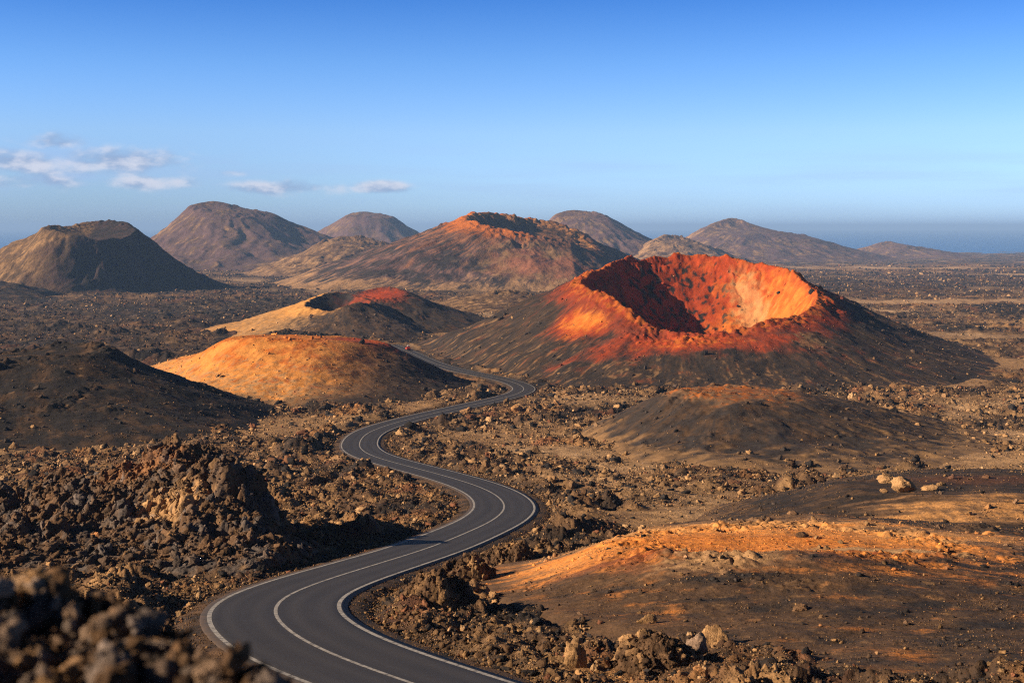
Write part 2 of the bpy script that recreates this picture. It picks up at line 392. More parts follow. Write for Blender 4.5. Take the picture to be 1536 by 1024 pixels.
# --- the big centre volcano behind
def far_cols(base_c, tan_c, seed, tanw=.4, sc=1.0, red=0.0, fr=14):
    def fn(s, x, y, z, u, th, t):
        B = float(np.mean(s.B)); k = 8/B
        n = fbm(x*k, y*k, 5, seed); n2 = fbm(x*k*3, y*k*3, 4, seed+1); st = streaks(th, t, seed+2, fr)
        c = mix(base_c*sc+0*x[..., None], BROWN*sc, sst(-.2, .5, n+.5*st))
        c = mix(c, tan_c*sc, sst(.25-tanw, .75-tanw, .6*n+.7*st+.3*n2-.15*np.cos(th)))
        if red: c = mix(c, RED*.8, sst(.7-red, 1.1-red, n+.4*st-.4*t+.3))
        c = mix(c, BAS*3, sst(.3, .6, n2)*.5); c = mix(c, tan_c*sc*1.1, sst(.45, .8, fbm(x*k*2+7, y*k*1.2, 4, seed+5)+.4*st)*.6)
        return c
    return fn
h_cen = Hill(rim=[(700,332,1640),(712,321,1690),(735,319,1730),(765,323,1760),(800,331,1790),(840,337,1790),(868,350,1770),(885,368,1740),(888,376,1690),(868,368,1650),(830,358,1620),(790,352,1610),(757,345,1610),(728,336,1620)],
   base=[(440,428,1600),(430,420,1800),(520,440),(640,436),(740,430),(860,436),(960,430),(1010,420,1750),(960,400,2050),(700,400,2300),(500,400,2100)],
   floor=-30, center=((800-CX)/F*1692, 1692), p=1.1, q=.9, smooth=6, rough=2.6, gully=6, crag=5)
def col_cen(s, x, y, z, u, th, t):
    n = fbm(x/30, y/30, 5, 251); n2 = fbm(x/10, y/10, 4, 252); st = streaks(th, t, 253, 20)
    c = mix(ASH*1.5+0*x[..., None], MAUVE*1.2, sst(-.3, .4, n+.8*st))
    c = mix(c, np.array((.23,.098,.045)), sst(-.1, .5, .9*st+.4*n-.9*t+.35))
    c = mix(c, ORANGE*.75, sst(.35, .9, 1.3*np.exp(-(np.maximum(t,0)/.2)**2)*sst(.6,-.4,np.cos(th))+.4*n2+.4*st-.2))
    fr = blob(x, y, W(830,385,1520)[:2], 120, 90)
    c = mix(c, TAN*.6, sst(.45, .9, fr+.4*n2+.2*st)); c = mix(c, np.array((.24,.085,.05)), sst(.35, .8, fr+.5*n-.2)*.8)
    c = mix(c, TAN*.9, sst(.75, 1., t+.3*n+.3*st)*.8)
    inn = mix(BROWN*.6+0*x[..., None], np.array((.22,.10,.045)), sst(-.2, .3, n2+.3*n))
    inn = mix(inn, np.array((.34,.15,.045)), sst(.75, 1, u+.4*n2))
    return np.where((u < 1)[..., None], inn, c)

h_bl = Hill(rim=[(62,342,1450),(82,338,1470),(110,340,1500),(130,334,1520),(160,330.5,1530),(185,333,1520),(200,343,1500),(190,356,1460),(140,360,1430),(105,350,1425),(80,345,1430)],
   base=[(-230,430,1480),(-150,410,1600),(-80,440),(40,436),(120,440),(230,434),(310,428),(372,424,1530),(340,410,1700),(150,400,1800),(-50,400,1750)],
   floor=-12, p=1.48, q=1, smooth=8, rough=1.6, gully=6, crag=2.2)
def col_bl(s, x, y, z, u, th, t):
    n = fbm(x/30, y/30, 5, 261); n2 = fbm(x/10, y/10, 4, 262); st = streaks(th, t, 263, 16)
    lf = sst(.15, -.35, np.cos(th)+.3*n+.3*st)  # sunlit left flank painted tan, shaded right flank painted dark
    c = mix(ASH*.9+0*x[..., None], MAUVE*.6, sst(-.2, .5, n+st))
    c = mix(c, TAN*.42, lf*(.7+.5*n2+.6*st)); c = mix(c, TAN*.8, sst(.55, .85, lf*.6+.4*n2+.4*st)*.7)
    c = mix(c, BROWN*1.2, sst(.7, 1., t+.4*n)*.6)
    return c
far = [
 # name, rim, base, far colour args, step, label
 ('hill', dict(rim=[(288,307,3100),(315,301.5,3140),(342,306,3140),(375,314,3140),(408,320,3120),(390,327,3050),(335,319,3020),(300,313,3040)],
    base=[(165,365,3100),(140,360,3400),(220,398,2700),(330,398,2620),(450,396,2660),(560,380,2900),(620,365,3200),(540,360,3600),(280,360,3700)], floor=None, p=1.5, smooth=16, rough=5, gully=13, crag=6),
    far_cols(MAUVE*1.0, TAN*.8, 301, .12), 3.2, 'large mauve-brown cone with a rounded summit behind the dark cone on the far left'),
 ('hill', dict(rim=[(526,321,4350),(545,317,4380),(570,320,4380),(588,326,4340),(560,328,4260),(535,326,4260)],
    base=[(410,365,4300),(390,360,4700),(470,375,3950),(600,375,3950),(690,365,4250),(700,360,4700),(560,355,5000)], floor=None, p=1.5, smooth=18, rough=5, gully=11, crag=5),
    far_cols(MAUVE*1.2, TAN*.6, 311, .15), 5, 'small hazy dome on the horizon between two larger volcanoes'),
 ('hill', dict(rim=[(492,362,2420),(510,355,2450),(540,355,2460),(575,362,2450),(560,372,2380),(515,370,2370)],
    base=[(395,408,2300),(380,400,2500),(450,412,2080),(540,412,2080),(620,400,2300),(640,395,2550),(520,390,2750)], floor=None, p=1.2, smooth=12, rough=6, gully=7, crag=7),
    far_cols(BROWN*1.1, TAN*.75, 321, .35), 2.2, 'low tan hill with a rocky top at the left foot of the central volcano'),
 ('hill', dict(rim=[(843,318,3560),(865,314.5,3600),(890,318,3600),(906,326,3540),(890,333,3450),(855,331,3440)],
    base=[(760,380,3450),(740,370,3700),(800,395,3000),(900,395,2950),(1000,392,3050),(1060,378,3450),(1060,370,3800),(900,365,4200)], floor=None, p=1.5, smooth=14, rough=4, gully=11, crag=4),
    far_cols(MAUVE*1.25, TAN*.75, 331, .3), 3.2, 'smooth brown dome behind the right shoulder of the central volcano'),
 ('hill', dict(rim=[(1062,341,4450),(1085,331,4500),(1100,325.5,4550),(1122,334,4520),(1160,347,4480),(1205,352,4450),(1225,360,4380),(1160,362,4300),(1100,352,4300),(1060,350,4350)],
    base=[(985,370,4400),(930,365,4800),(1000,391,3900),(1120,392,3850),(1230,391,3900),(1320,382,4200),(1340,375,4600),(1180,365,5200)], floor=None, p=1.45, smooth=9, rough=5, gully=13, crag=5),
    far_cols(MAUVE*1.05, TAN*.8, 341, .25), 4, 'pointed grey-mauve peak with a long right shoulder against the sea'),
 ('hill', dict(rim=[(1318,367,5000),(1335,362.5,5050),(1352,367,5000),(1340,372,4900),(1322,372,4900)],
    base=[(1262,383,5000),(1250,380,5300),(1290,388,4500),(1380,388,4500),(1425,384,4900),(1430,380,5400),(1340,378,5700)], floor=None, p=1.3, smooth=16, rough=6, gully=8, crag=5),
    far_cols(MAUVE*1.3, TAN*.8, 351, .3), 5, 'smallest pale hill near the coast on the right horizon'),
 ('hill', dict(rim=[(985,358,3300),(1000,352,3330),(1020,354,3350),(1050,366,3330),(1040,372,3250),(1000,368,3230)],
    base=[(930,385,3250),(930,380,3500),(970,392,2950),(1050,396,2950),(1110,388,3200),(1110,380,3500),(1010,375,3800)], floor=None, p=1.2, smooth=12, rough=7, gully=8, crag=7),
    far_cols(BROWN*1.2, TAN*.9, 361, .45), 3.2, 'low tan ridge tucked behind the left end of the red crater'),
 ('hill', dict(rim=[(408,501,640),(425,496,650),(445,496,655),(465,500,650),(450,505,635),(420,505,632)],
    base=[(380,512,620),(370,505,670),(420,520,560),(480,515,590),(510,510,650),(470,500,720),(400,500,720)], floor=None, p=1.1, smooth=8, rough=1.5, gully=.5, crag=2),
    far_cols(BAS*1.3, BROWN*.5, 371, -.2), .7, 'small black lava knoll peeping over the crest of the golden mound'),
 ('hill', dict(rim=[(745,440,1080),(765,436,1100),(785,441,1100),(775,446,1070),(755,446,1070)],
    base=[(650,462,1080),(650,455,1160),(700,470),(780,472),(830,462,1080),(830,455,1160),(760,450,1220)], floor=None, p=1.3, smooth=12, rough=2.5, gully=1, crag=3),
    far_cols(BROWN*.9, TAN*.8, 381, .3), 1.2, 'low rocky knoll between the small crater and the red crater'),
 ('hill', dict(rim=[(-40,428,1280),(-10,421,1300),(15,425,1300),(0,432,1260),(-30,434,1260)],
    base=[(-140,440,1280),(-140,435,1380),(-60,452),(20,450),(60,440,1290),(60,435,1400),(-30,430,1450)], floor=None, p=1.1, smooth=12, rough=2, gully=2, crag=2),
    far_cols(ASH*.8, BROWN*.5, 391, .0), 1.6, 'dark low hill cut by the left edge of the view below the far cone'),
]
far_h = [Hill(**a[1]) for a in far]

# --- foreground mounds, right
h_fg = Hill(rim=[(930,812,92),(980,803,96),(1060,795,98),(1140,792,99),(1230,794,99),(1330,803,97),(1420,815,93),(1440,835,88),(1340,830,84),(1200,822,82),(1060,826,81),(960,828,84)],
   base=[(720,868,84),(720,845,98),(740,900),(800,925),(900,940),(1000,950),(1120,965),(1250,1000),(1400,1060),(1600,1090),(1800,1000),(1850,900),(1700,800,120),(1400,770,128),(1150,780,126),(950,790,118),(800,815,108)],
   floor=None, p=1.2, smooth=14, rough=.34, gully=.12, crag=.4, k=.2)
h_fg2 = Hill(rim=[(1270,727,136),(1310,719,142),(1370,714,146),(1450,711,149),(1560,709,150),(1680,715,146),(1640,730,134),(1500,738,126),(1360,740,126),(1290,737,130)],
   base=[(1040,785,122),(1030,765,140),(1120,800,112),(1300,830,106),(1500,840,104),(1750,830,104),(1900,800,120),(1900,720,170),(1500,690,190),(1250,700,180),(1110,735,160)],
   floor=None, p=1.15, smooth=14, rough=.3, gully=.15, crag=.1)
def col_fg(s, x, y, z, u, th, t):
    n = fbm(x/5, y/3, 5, 271); n2 = fbm(x/.9, y/.7, 4, 272); n3 = fbm(x/11, y/2.2, 4, 273)
    c = mix(ASH*1.2+0*x[..., None], BROWN*.95, sst(-.4, .3, n+.3*n2+.25*sst(25, 0, x)))
    c = mix(c, TAN*.6, sst(.22, .5, n2+.35*n)*.8)
    tp = blob(x, y, W(1120,800,97)[:2], 19, 7.5, -.08); tq = blob(x, y, W(1280,806,95)[:2], 14, 4, .08); tl = blob(x, y, W(900,835,92)[:2], 6, 9, -.6)
    m = np.maximum(np.maximum(tp, tq), tl*.9)
    c = mix(c, BROWN*1.8, sst(.12, .5, m+.4*n)); c = mix(c, np.array((.52,.26,.095)), sst(.38, .72, m+.5*n3+.4*n2))
    og = blob(x, y, W(1110,822,90)[:2], 12, 5.0, -.05)
    c = mix(c, np.array((.45,.13,.025)), sst(.25, .9, og+.6*n+.6*n2)*.9); c = mix(c, np.array((.22,.07,.025)), sst(.3, .8, blob(x, y, W(1110,850,84)[:2], 14, 5)+.5*n+.3*n2)*.7); c = mix(c, ORANGE*.9, sst(.5, .95, og+.7*n2+.4*n3)*.8); c = mix(c, RED*.7, sst(.4, .8, blob(x, y, W(1120,850,84)[:2], 10, 3)+.5*n)*.7)
    gr = fbm(x/.35, y/.3, 3, 277); pa = fbm(x/2.4, y/1.6, 4, 279)
    c = mix(c, c*.45, sst(.0, .3, gr+.3*n2)*.6)
    wide = blob(x, y, W(1130,822,90)[:2], 19, 9, -.03); c = mix(c, np.array((.60,.22,.045)), sst(.15, .75, wide*1.0+.7*n3+.6*pa)*sst(.45, -.1, gr)*.9)
    ds = blob(x, y, W(1090,880,80)[:2], 6, 3.2, .3); c = mix(c, BROWN*1.9, sst(.3, .8, ds+.5*n2)); c = mix(c, TAN, sst(.6, .9, ds+.6*n2)*.7)
    a = blob(x, y, W(1340,832,88)[:2], 5.5, 1.3, .05)
    c = mix(c, TAN*1.15, sst(.3, .6, a+.5*n2+.3*n3))
    return mix(c, BROWN*1.1, sst(.6, 1, t+.4*n2)*.7)
def col_fg2(s, x, y, z, u, th, t):
    n = fbm(x/6, y/4, 5, 281); n2 = fbm(x/1.1, y/.9, 4, 282); n3 = fbm(x/12, y/2.5, 4, 283)
    c = mix(ASH*1.1+0*x[..., None], BROWN*.8, sst(-.3, .5, n+.5*n2))
    a = blob(x, y, W(1400,760,120)[:2], 16, 4.5, .32); b = blob(x, y, W(1500,745,122)[:2], 16, 5, .1)
    n4 = fbm(x/7, y/.9, 4, 288); m = np.maximum(a, b)*.85+.45*n4
    c = mix(c, BROWN*1.7, sst(.15, .55, m+.4*n3)); gr = fbm(x/.4, y/.3, 3, 287); m = m+.45*gr-.05
    c = mix(c, np.array((.50,.25,.09)), sst(.42, .8, m+.6*n3+.45*n2))
    c = mix(c, np.array((.13,.05,.025)), sst(.3, 1., blob(x, y, W(1480,722,140)[:2], 14, 4)+.5*n2)*.5)
    c = mix(c, BROWN*1.2, sst(.5, .95, t+.5*n2+.2*n)*.85); c = mix(c, TAN*.6, sst(.75, 1.1, t+.5*n2+.3*n)*.8)
    return mix(c, c*.5, sst(.1, .4, gr))

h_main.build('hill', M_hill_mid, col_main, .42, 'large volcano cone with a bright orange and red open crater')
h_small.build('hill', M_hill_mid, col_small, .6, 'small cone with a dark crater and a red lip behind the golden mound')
h_shoulder.build('hill', M_hill_mid, col_shoulder, .6, 'red-topped shoulder rising behind and right of the small dark crater')
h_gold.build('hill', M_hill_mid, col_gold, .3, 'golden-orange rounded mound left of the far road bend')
h_dark.build('hill', M_hill_mid, col_dark, .3, 'dark ash hill with a rocky crest on the left')
h_low.build('hill', M_hill_near, col_low, .24, 'low dark cone with an orange flat top in front of the red crater')
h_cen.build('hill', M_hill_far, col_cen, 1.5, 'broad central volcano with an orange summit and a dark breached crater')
h_bl.build('hill', M_hill_far, col_bl, 1.3, 'dark cone with a notched crater and a left flank painted sunlit tan on the far left')
h_fg.build('hill', M_hill_near, col_fg, .09, 'foreground ash mound with an orange and cream crest, lower right')
h_fg2.build('hill', M_hill_near, col_fg2, .13, 'second dark ash mound with pale streaks and boulders at right edge')
for h, a in zip(far_h, far): h.build(a[0], M_hill_far if a[3] > 1 else M_hill_mid, a[2], a[3], a[4])

# ------------------------------------------------------------------ the land: lava field down to the coast
SANDS = [(GP(1430,452), 190, 34, 1), (GP(1320,402), 260, 160, 1), (GP(1180,448), 60, 40, .8), (GP(400,424), 110, 60, 1), (GP(300,419), 90, 90, .7), (GP(1500,545), 60, 26, 1), (GP(1400,505), 70, 26, .8),
         (GP(745,655), 16, 16, .9), (GP(820,640), 12, 14, .7), (GP(900,600), 45, 14, .7), (GP(1450,650), 26, 22, .9), (GP(1480,690), 24, 16, .8), (GP(1360,690), 14, 10, .8), (GP(480,635), 22, 20, .8),
         (GP(720,500), 50, 34, .9), (GP(560,520), 60, 30, .6), (GP(1000,740), 12, 12, .7), (GP(860,720), 8, 12, .5), (GP(410,650), 8, 14, .8), (GP(1000,392), 150, 300, .6), (GP(1480,600), 50, 20, .6)]
def lavamask(x, y):                                            # 1 clinker, 0 bare sand
    s = 1+np.clip(y/500, 0, 4)
    n = fbm(x/(22*s), y/(26*s), 4, 41)
    dl = sst(-20, -90, x)*sst(430, 560, y)*(1-sst(1150, 1400, y)); n = n+.25*dl
    m = sst(-.40, -.10, n)*(.45+.55*sst(-.42, -.12, fbm(x/6, y/8, 3, 43)))
    for q, rx, ry, k in SANDS: m = m*(1-k*sst(.25, .7, blob(x, y, q, rx, ry)+.45*n))
    m = np.maximum(m, sst(95, 70, y)); m = np.maximum(m, sst(-4, -14, x)*sst(230, 190, y))
    return m
def land_detail(x, y, step):
    """Clinker of several sizes; sizes finer than the mesh are left out."""
    lm = lavamask(x, y); d = rdist(x, y)
    z = np.zeros(x.shape)
    for k, (s, a) in enumerate(((34,2.4),(11,1.8),(4.2,1.15),(1.7,.7),(.7,.4))):
        w = sst(1.2, 3.5, s/step)
        if k == 0: w = w*sst(150, 500, y)
        if k == 1: w = w*sst(40, 120, y)
        if w.max() <= 0: continue
        idx = w > 0.01
        b = blocks(x[idx], y[idx], s, 61+k*7)
        z[idx] += w[idx]*a*(b-.25)
    lump = fbm(x/9, y/9, 4, 77)
    z = z*(.55+.9*sst(-.3, .5, lump))+.9*lump
    z = z*(.10+.90*lm)
    rd = sst(5.2, 8.5, d)
    z = z + .7*sst(5.5, 8, d)*(1-sst(8, 15, d))*sst(-.2, .3, perlin(x/12, y/12, 88))
    return z*(.06+.94*rd)*(d > 3)
def land_col(x, y, d):
    lm = lavamask(x, y); s = 1+np.clip(y/400, 0, 3)
    n = fbm(x/(14*s), y/(14*s), 4, 91); n2 = fbm(x/(3*s), y/(3*s), 4, 92); n3 = fbm(x/(60*s), y/(38*s), 3, 93)
    c = mix(BAS*1.5+0*x[..., None], BROWN*1.05, sst(-.35, .35, n+.5*n2+.25*sst(600, 120, y)))
    c = mix(c, TAN*.70, sst(.0, .45, .8*n2+.5*n+.08*sst(500, 100, y)))
    c = mix(c, np.array((.34,.16,.055)), sst(.1, .5, fbm(x/(10*s)+30, y/(10*s), 4, 96))*.55)
    c = mix(c, np.array((.20,.075,.035)), sst(.2, .5, fbm(x/(8*s)+9, y/(8*s), 3, 94))*.6)
    c = mix(c, BAS*1.7, sst(.0, .35, n3)*sst(250, 900, y)*.8)
    sand = mix(TAN*.75+0*x[..., None], SAND*.85, sst(-.2, .4, n3+.4*n)); sand = mix(sand, BROWN, sst(.05, .4, n2)*.6)
    c = mix(c, sand, 1-lm)
    dk = sst(-20, -90, x+.0*y)*sst(430, 560, y)*(1-sst(1150, 1400, y)); dk = np.maximum(dk, .8*sst(1250, 1400, y)*(1-sst(2000, 2600, y)))
    c = mix(c, c*.35+BAS*.9, dk*sst(-.5, .0, -n3+.3*n+.2)*.85)
    c = mix(c, ASH*1.0, (1-sst(5.5, 9, d+1.5*n2))*.75)
    return c
cam_rows = np.concatenate([np.geomspace(1.0, 40, 60, endpoint=False), np.geomspace(40, 260, 620, endpoint=False), np.geomspace(260, 1500, 560, endpoint=False), np.geomspace(1500, 9000, 260)])
uc = np.linspace(-.42, .42, 1120); oc = np.geomspace(.4215, 2.2, 60)
us = np.concatenate([-oc[::-1], uc, oc])
U, YY = np.meshgrid(us, cam_rows)
XX = U*(YY+8)
step = np.maximum(np.gradient(cam_rows)[:, None]+0*U, 0.00076*YY)*1.0
hf = np.zeros(XX.shape)
for h in HILLS:
    ex = h.B.max(); sel = np.hypot(XX-h.c[0], YY-h.c[1]) < ex
    hf[sel] = np.maximum(hf[sel], h.f(XX[sel], YY[sel]))
dd = rdist(XX, YY)
_rm = h_main.par(XX, YY); _rs = h_small.par(XX, YY)
pit = 9*sst(1.0, .8, _rm[0]/_rm[2]) + 5*sst(1.0, .8, _rs[0]/_rs[2])
ZZ = G(XX, YY) - pit + land_detail(XX, YY, step*.55)*(1-sst(.03, .18, hf)) - 2.2*sst(.05, .5, hf) - .38*(1-sst(4.8, 6.8, dd))
CC = land_col(XX, YY, dd)
land = new_mesh('terrain', np.stack([XX, YY, ZZ], -1).reshape(-1, 3), grid_faces(*XX.shape), M_land, CC.reshape(-1, 3), smooth=False)
tag(land, label='dark rocky lava field with tan sandy patches reaching the coast', kind='structure')
def land_h(x, y, st=.3):
    hf = np.zeros(x.shape)
    for h in HILLS: hf = np.maximum(hf, h.f(x, y))
    d = rdist(x, y)
    return G(x, y) + land_detail(x, y, np.full(x.shape, st))*(1-sst(.03, .18, hf)) - 2.2*sst(.05, .5, hf) - .38*(1-sst(4.8, 6.8, d))
def top_h(x, y, st=.3):
    z = land_h(x, y, st); which = np.full(x.shape, -1)
    for i, h in enumerate(HILLS):
        sel = np.hypot(x-h.c[0], y-h.c[1]) < h.B.max()
        if sel.any():
            zz = h.height(x[sel], y[sel]); cur = z[sel]; w = which[sel]
            w = np.where(zz > cur, i, w); z[sel] = np.maximum(cur, zz); which[sel] = w
    return z, which

# ------------------------------------------------------------------ road surface and painted lines
tg = np.gradient(ROAD, axis=0); tg /= np.hypot(tg[:,0], tg[:,1])[:, None]
NR = np.stack([tg[:,1], -tg[:,0]], 1)
def strip(name, offs, lift, mat, label, crown=0):
    offs = np.array(offs)
    X = ROAD[:,0][:, None] + NR[:,0][:, None]*offs; Y = ROAD[:,1][:, None] + NR[:,1][:, None]*offs
    L = lift if np.ndim(lift) else np.full(len(offs), lift)
    Z = -drop(Y) + np.asarray(L)[None, :]
    S = np.repeat(np.arange(len(ROAD))[:, None]*.8, len(offs), 1)
    gc = mix(BAS*2.2+0*X[..., None], BROWN*1.1, sst(-.25, .25, fbm(X/3, Y/3, 4, 97))).reshape(-1, 3) if name == 'road_shoulder' else None
    if gc is not None: Z = Z + .10*perlin(X/.8, Y/.8, 98)*(np.abs(offs) > 4.5)
    o = new_mesh(name, np.stack([X, Y, Z], -1).reshape(-1, 3), grid_faces(*X.shape), mat, gc, {'across': np.repeat(offs[None], len(ROAD), 0), 'along': S}, smooth=True)
    return tag(o, label=label, kind='structure')
def asphalt():
    m = bpy.data.materials.new('asphalt'); m.use_nodes = True; nt = m.node_tree; L = nt.links.new; b = nt.nodes['Principled BSDF']
    geo = nd(nt, 'ShaderNodeNewGeometry'); ac = nd(nt, 'ShaderNodeAttribute', attribute_name='across')
    n1 = nd(nt, 'ShaderNodeTexNoise', i_Scale=22.0, i_Detail=4.0, i_Roughness=.7); n2 = nd(nt, 'ShaderNodeTexNoise', i_Scale=.35, i_Detail=4.0)
    L(geo.outputs['Position'], n1.inputs['Vector']); L(geo.outputs['Position'], n2.inputs['Vector'])
    al = nd(nt, 'ShaderNodeAttribute', attribute_name='along')
    cb = nd(nt, 'ShaderNodeCombineXYZ'); mu = nd(nt, 'ShaderNodeMath', operation='MULTIPLY'); mu.inputs[1].default_value = .035
    L(al.outputs['Fac'], mu.inputs[0]); L(mu.outputs[0], cb.inputs[0]); L(ac.outputs['Fac'], cb.inputs[1])
    n3 = nd(nt, 'ShaderNodeTexNoise', i_Scale=1.5, i_Detail=3.0); L(cb.outputs[0], n3.inputs['Vector'])
    rp = nd(nt, 'ShaderNodeValToRGB'); rp.color_ramp.elements[0].position = .3; rp.color_ramp.elements[1].position = .72
    rp.color_ramp.elements[0].color = (.019,.0175,.0175,1); rp.color_ramp.elements[1].color = (.038,.0335,.032,1)
    ad = nd(nt, 'ShaderNodeMath', operation='MULTIPLY_ADD'); L(n1.outputs['Fac'], ad.inputs[0]); ad.inputs[1].default_value = .35
    a2 = nd(nt, 'ShaderNodeMath', operation='MULTIPLY_ADD'); L(n3.outputs['Fac'], a2.inputs[0]); a2.inputs[1].default_value = .4
    a3 = nd(nt, 'ShaderNodeMath', operation='MULTIPLY'); L(n2.outputs['Fac'], a3.inputs[0]); a3.inputs[1].default_value = .28
    L(a3.outputs[0], a2.inputs[2]); L(a2.outputs[0], ad.inputs[2]); L(ad.outputs[0], rp.inputs[0])
    def mm(op, a, b_=None, c_=None):
        q = nd(nt, 'ShaderNodeMath', operation=op)
        for i_, v_ in enumerate((a, b_, c_)):
            if v_ is None: continue
            if isinstance(v_, (int, float)): q.inputs[i_].default_value = v_
            else: L(v_, q.inputs[i_])
        return q.outputs[0]
    aa = mm('ABSOLUTE', ac.outputs['Fac']); tr_ = mm('ABSOLUTE', mm('SUBTRACT', mm('ABSOLUTE', mm('SUBTRACT', aa, 1.75)), .78))
    trk = nd(nt, 'ShaderNodeMapRange'); L(tr_, trk.inputs[0])
    for i_, v_ in enumerate((0, .55, .55, 0)): trk.inputs[i_+1].default_value = v_
    mt = nd(nt, 'ShaderNodeMix', data_type='RGBA'); L(trk.outputs[0], mt.inputs[0]); L(rp.outputs[0], mt.inputs[6]); mt.inputs[7].default_value = (.047,.042,.040,1)
    n5 = nd(nt, 'ShaderNodeTexNoise', i_Scale=1.1, i_Detail=6.0, i_Roughness=.7); L(geo.outputs['Position'], n5.inputs['Vector'])
    ed = nd(nt, 'ShaderNodeMapRange'); L(mm('ADD', aa, mm('MULTIPLY', mm('SUBTRACT', n5.outputs['Fac'], .5), 1.6)), ed.inputs[0])
    for i_, v_ in enumerate((3.45, 4.1, 0, .75)): ed.inputs[i_+1].default_value = v_
    me_ = nd(nt, 'ShaderNodeMix', data_type='RGBA'); L(ed.outputs[0], me_.inputs[0]); L(mt.outputs[2], me_.inputs[6]); me_.inputs[7].default_value = (.085,.052,.030,1)
    L(me_.outputs[2], b.inputs['Base Color'])
    b.inputs['Roughness'].default_value = .72; b.inputs['Specular IOR Level'].default_value = .35
    bp = nd(nt, 'ShaderNodeBump', i_Strength=.5, i_Distance=.02); L(n1.outputs['Fac'], bp.inputs['Height']); L(bp.outputs[0], b.inputs['Normal'])
    return m
def paint():
    m = bpy.data.materials.new('road_paint'); m.use_nodes = True; nt = m.node_tree; L = nt.links.new; b = nt.nodes['Principled BSDF']
    geo = nd(nt, 'ShaderNodeNewGeometry'); n1 = nd(nt, 'ShaderNodeTexNoise', i_Scale=3.0, i_Detail=6.0, i_Roughness=.75); L(geo.outputs['Position'], n1.inputs['Vector'])
    rp = nd(nt, 'ShaderNodeValToRGB'); rp.color_ramp.elements[0].position = .36; rp.color_ramp.elements[1].position = .56
    rp.color_ramp.elements[0].color = (.09,.082,.074,1); rp.color_ramp.elements[1].color = (.36,.335,.30,1)
    L(n1.outputs['Fac'], rp.inputs[0]); L(rp.outputs[0], b.inputs['Base Color']); b.inputs['Roughness'].default_value = .7
    return m
M_asp = asphalt(); M_pnt = paint()
strip('road_shoulder', [-6.6,-5.3,-4.7,-3.8,3.8,4.7,5.3,6.6], [-.75,-.26,-.02,.06,.06,-.02,-.26,-.75], ground_mat('dark_gravel', ((9.0,.06),(2.0,.12)), .5), 'dark cinder verge along both sides of the road')
strip('road', [-4.0,-3.93,-3.0,-2,-1,0,1,2,3.0,3.93,4.0], [.0,.12,.12,.12,.12,.12,.12,.12,.12,.12,.0], M_asp, 'winding grey asphalt road curving through the lava field')
strip('road_marking', [3.36,3.60], .126, M_pnt, 'white line along the right-hand edge of the road')
strip('road_marking', [-3.60,-3.36], .126, M_pnt, 'white line along the left-hand edge of the road')
strip('road_marking', [-.10,.10], .126, M_pnt, 'white line down the middle of the road')

# ------------------------------------------------------------------ rocks
def ico(sub):
    bm = bmesh.new(); bmesh.ops.create_icosphere(bm, subdivisions=sub, radius=1.0)
    V = np.array([v.co[:] for v in bm.verts]); Fc = np.array([[v.index for v in f.verts] for f in bm.faces]); bm.free(); return V, Fc
def noise3(P, f, seed):
    return (perlin(P[:,0]*f+P[:,2]*f*.7+seed, P[:,1]*f-P[:,2]*f*.5, seed) + perlin(P[:,1]*f+3.1+seed, P[:,2]*f+P[:,0]*f*.6, seed+1))*.5
def rock_shape(sub, seed, cuts=4, jag=.25):
    r = np.random.default_rng(seed); V, Fc = ico(sub)
    V = V*(1+jag*1.3*noise3(V, 1.5, seed)[:, None])
    for _ in range(cuts):
        n = r.normal(size=3); n /= np.linalg.norm(n); d = r.uniform(.45, .8)
        k = V@n-d; V = V - np.where(k > 0, k, 0)[:, None]*n*.85
    if sub >= 3:
        q = noise3(V, 3.0, seed+7); q2 = noise3(V, 6.5, seed+9)
        V = V*(1+jag*.9*(np.abs(q)*2-.5)+jag*.5*(np.abs(q2)*2-.5)+jag*r.uniform(-.13, .13, len(V)))[:, None]
    else: V = V*(1+r.uniform(-.30, .30, len(V)))[:, None]
    V *= np.array([1, r.uniform(.5, 1), r.uniform(.4, .85)])
    return V, Fc
def rots(n, rng, tilt=1.0):
    q = rng.normal(size=(n, 4)); q /= np.linalg.norm(q, axis=1)[:, None]; w, x, y, z = q.T
    return np.stack([1-2*(y*y+z*z), 2*(x*y-z*w), 2*(x*z+y*w), 2*(x*y+z*w), 1-2*(x*x+z*z), 2*(y*z-x*w), 2*(x*z-y*w), 2*(y*z+x*w), 1-2*(x*x+y*y)], 1).reshape(n, 3, 3)
TIERS = {k: [rock_shape(k, 900+40*k+i, jag=.3 if k < 3 else .5) for i in range(9 if k < 4 else 5)] for k in (1, 2, 3, 4)}
def rock_cloud(name, X, Y, Z, S, Cc, mat, rng, label, tiers):
    VV, FF, CO = [], [], []; off = 0
    shp = rng.integers(0, 1000, len(X))
    for k in np.unique(tiers):
        nv = len(TIERS[k])
        for i in range(nv):
            sel = np.where((tiers == k) & (shp % nv == i))[0]
            if not len(sel): continue
            V, Fc = TIERS[k][i]; Rm = rots(len(sel), rng)
            P = np.einsum('nij,vj->nvi', Rm, V)*S[sel][:, None, None]*np.array([1,1,.85]) + np.stack([X, Y, Z], 1)[sel][:, None, :]
            VV.append(P.reshape(-1, 3)); FF.append((Fc[None]+np.arange(len(sel))[:, None, None]*len(V)).reshape(-1, 3)+off); off += len(sel)*len(V)
            CO.append(np.repeat(Cc[sel], len(V), 0))
    o = new_mesh(name, np.concatenate(VV), np.concatenate(FF), mat, np.concatenate(CO), smooth=False)
    return tag(o, label=label, kind='stuff')
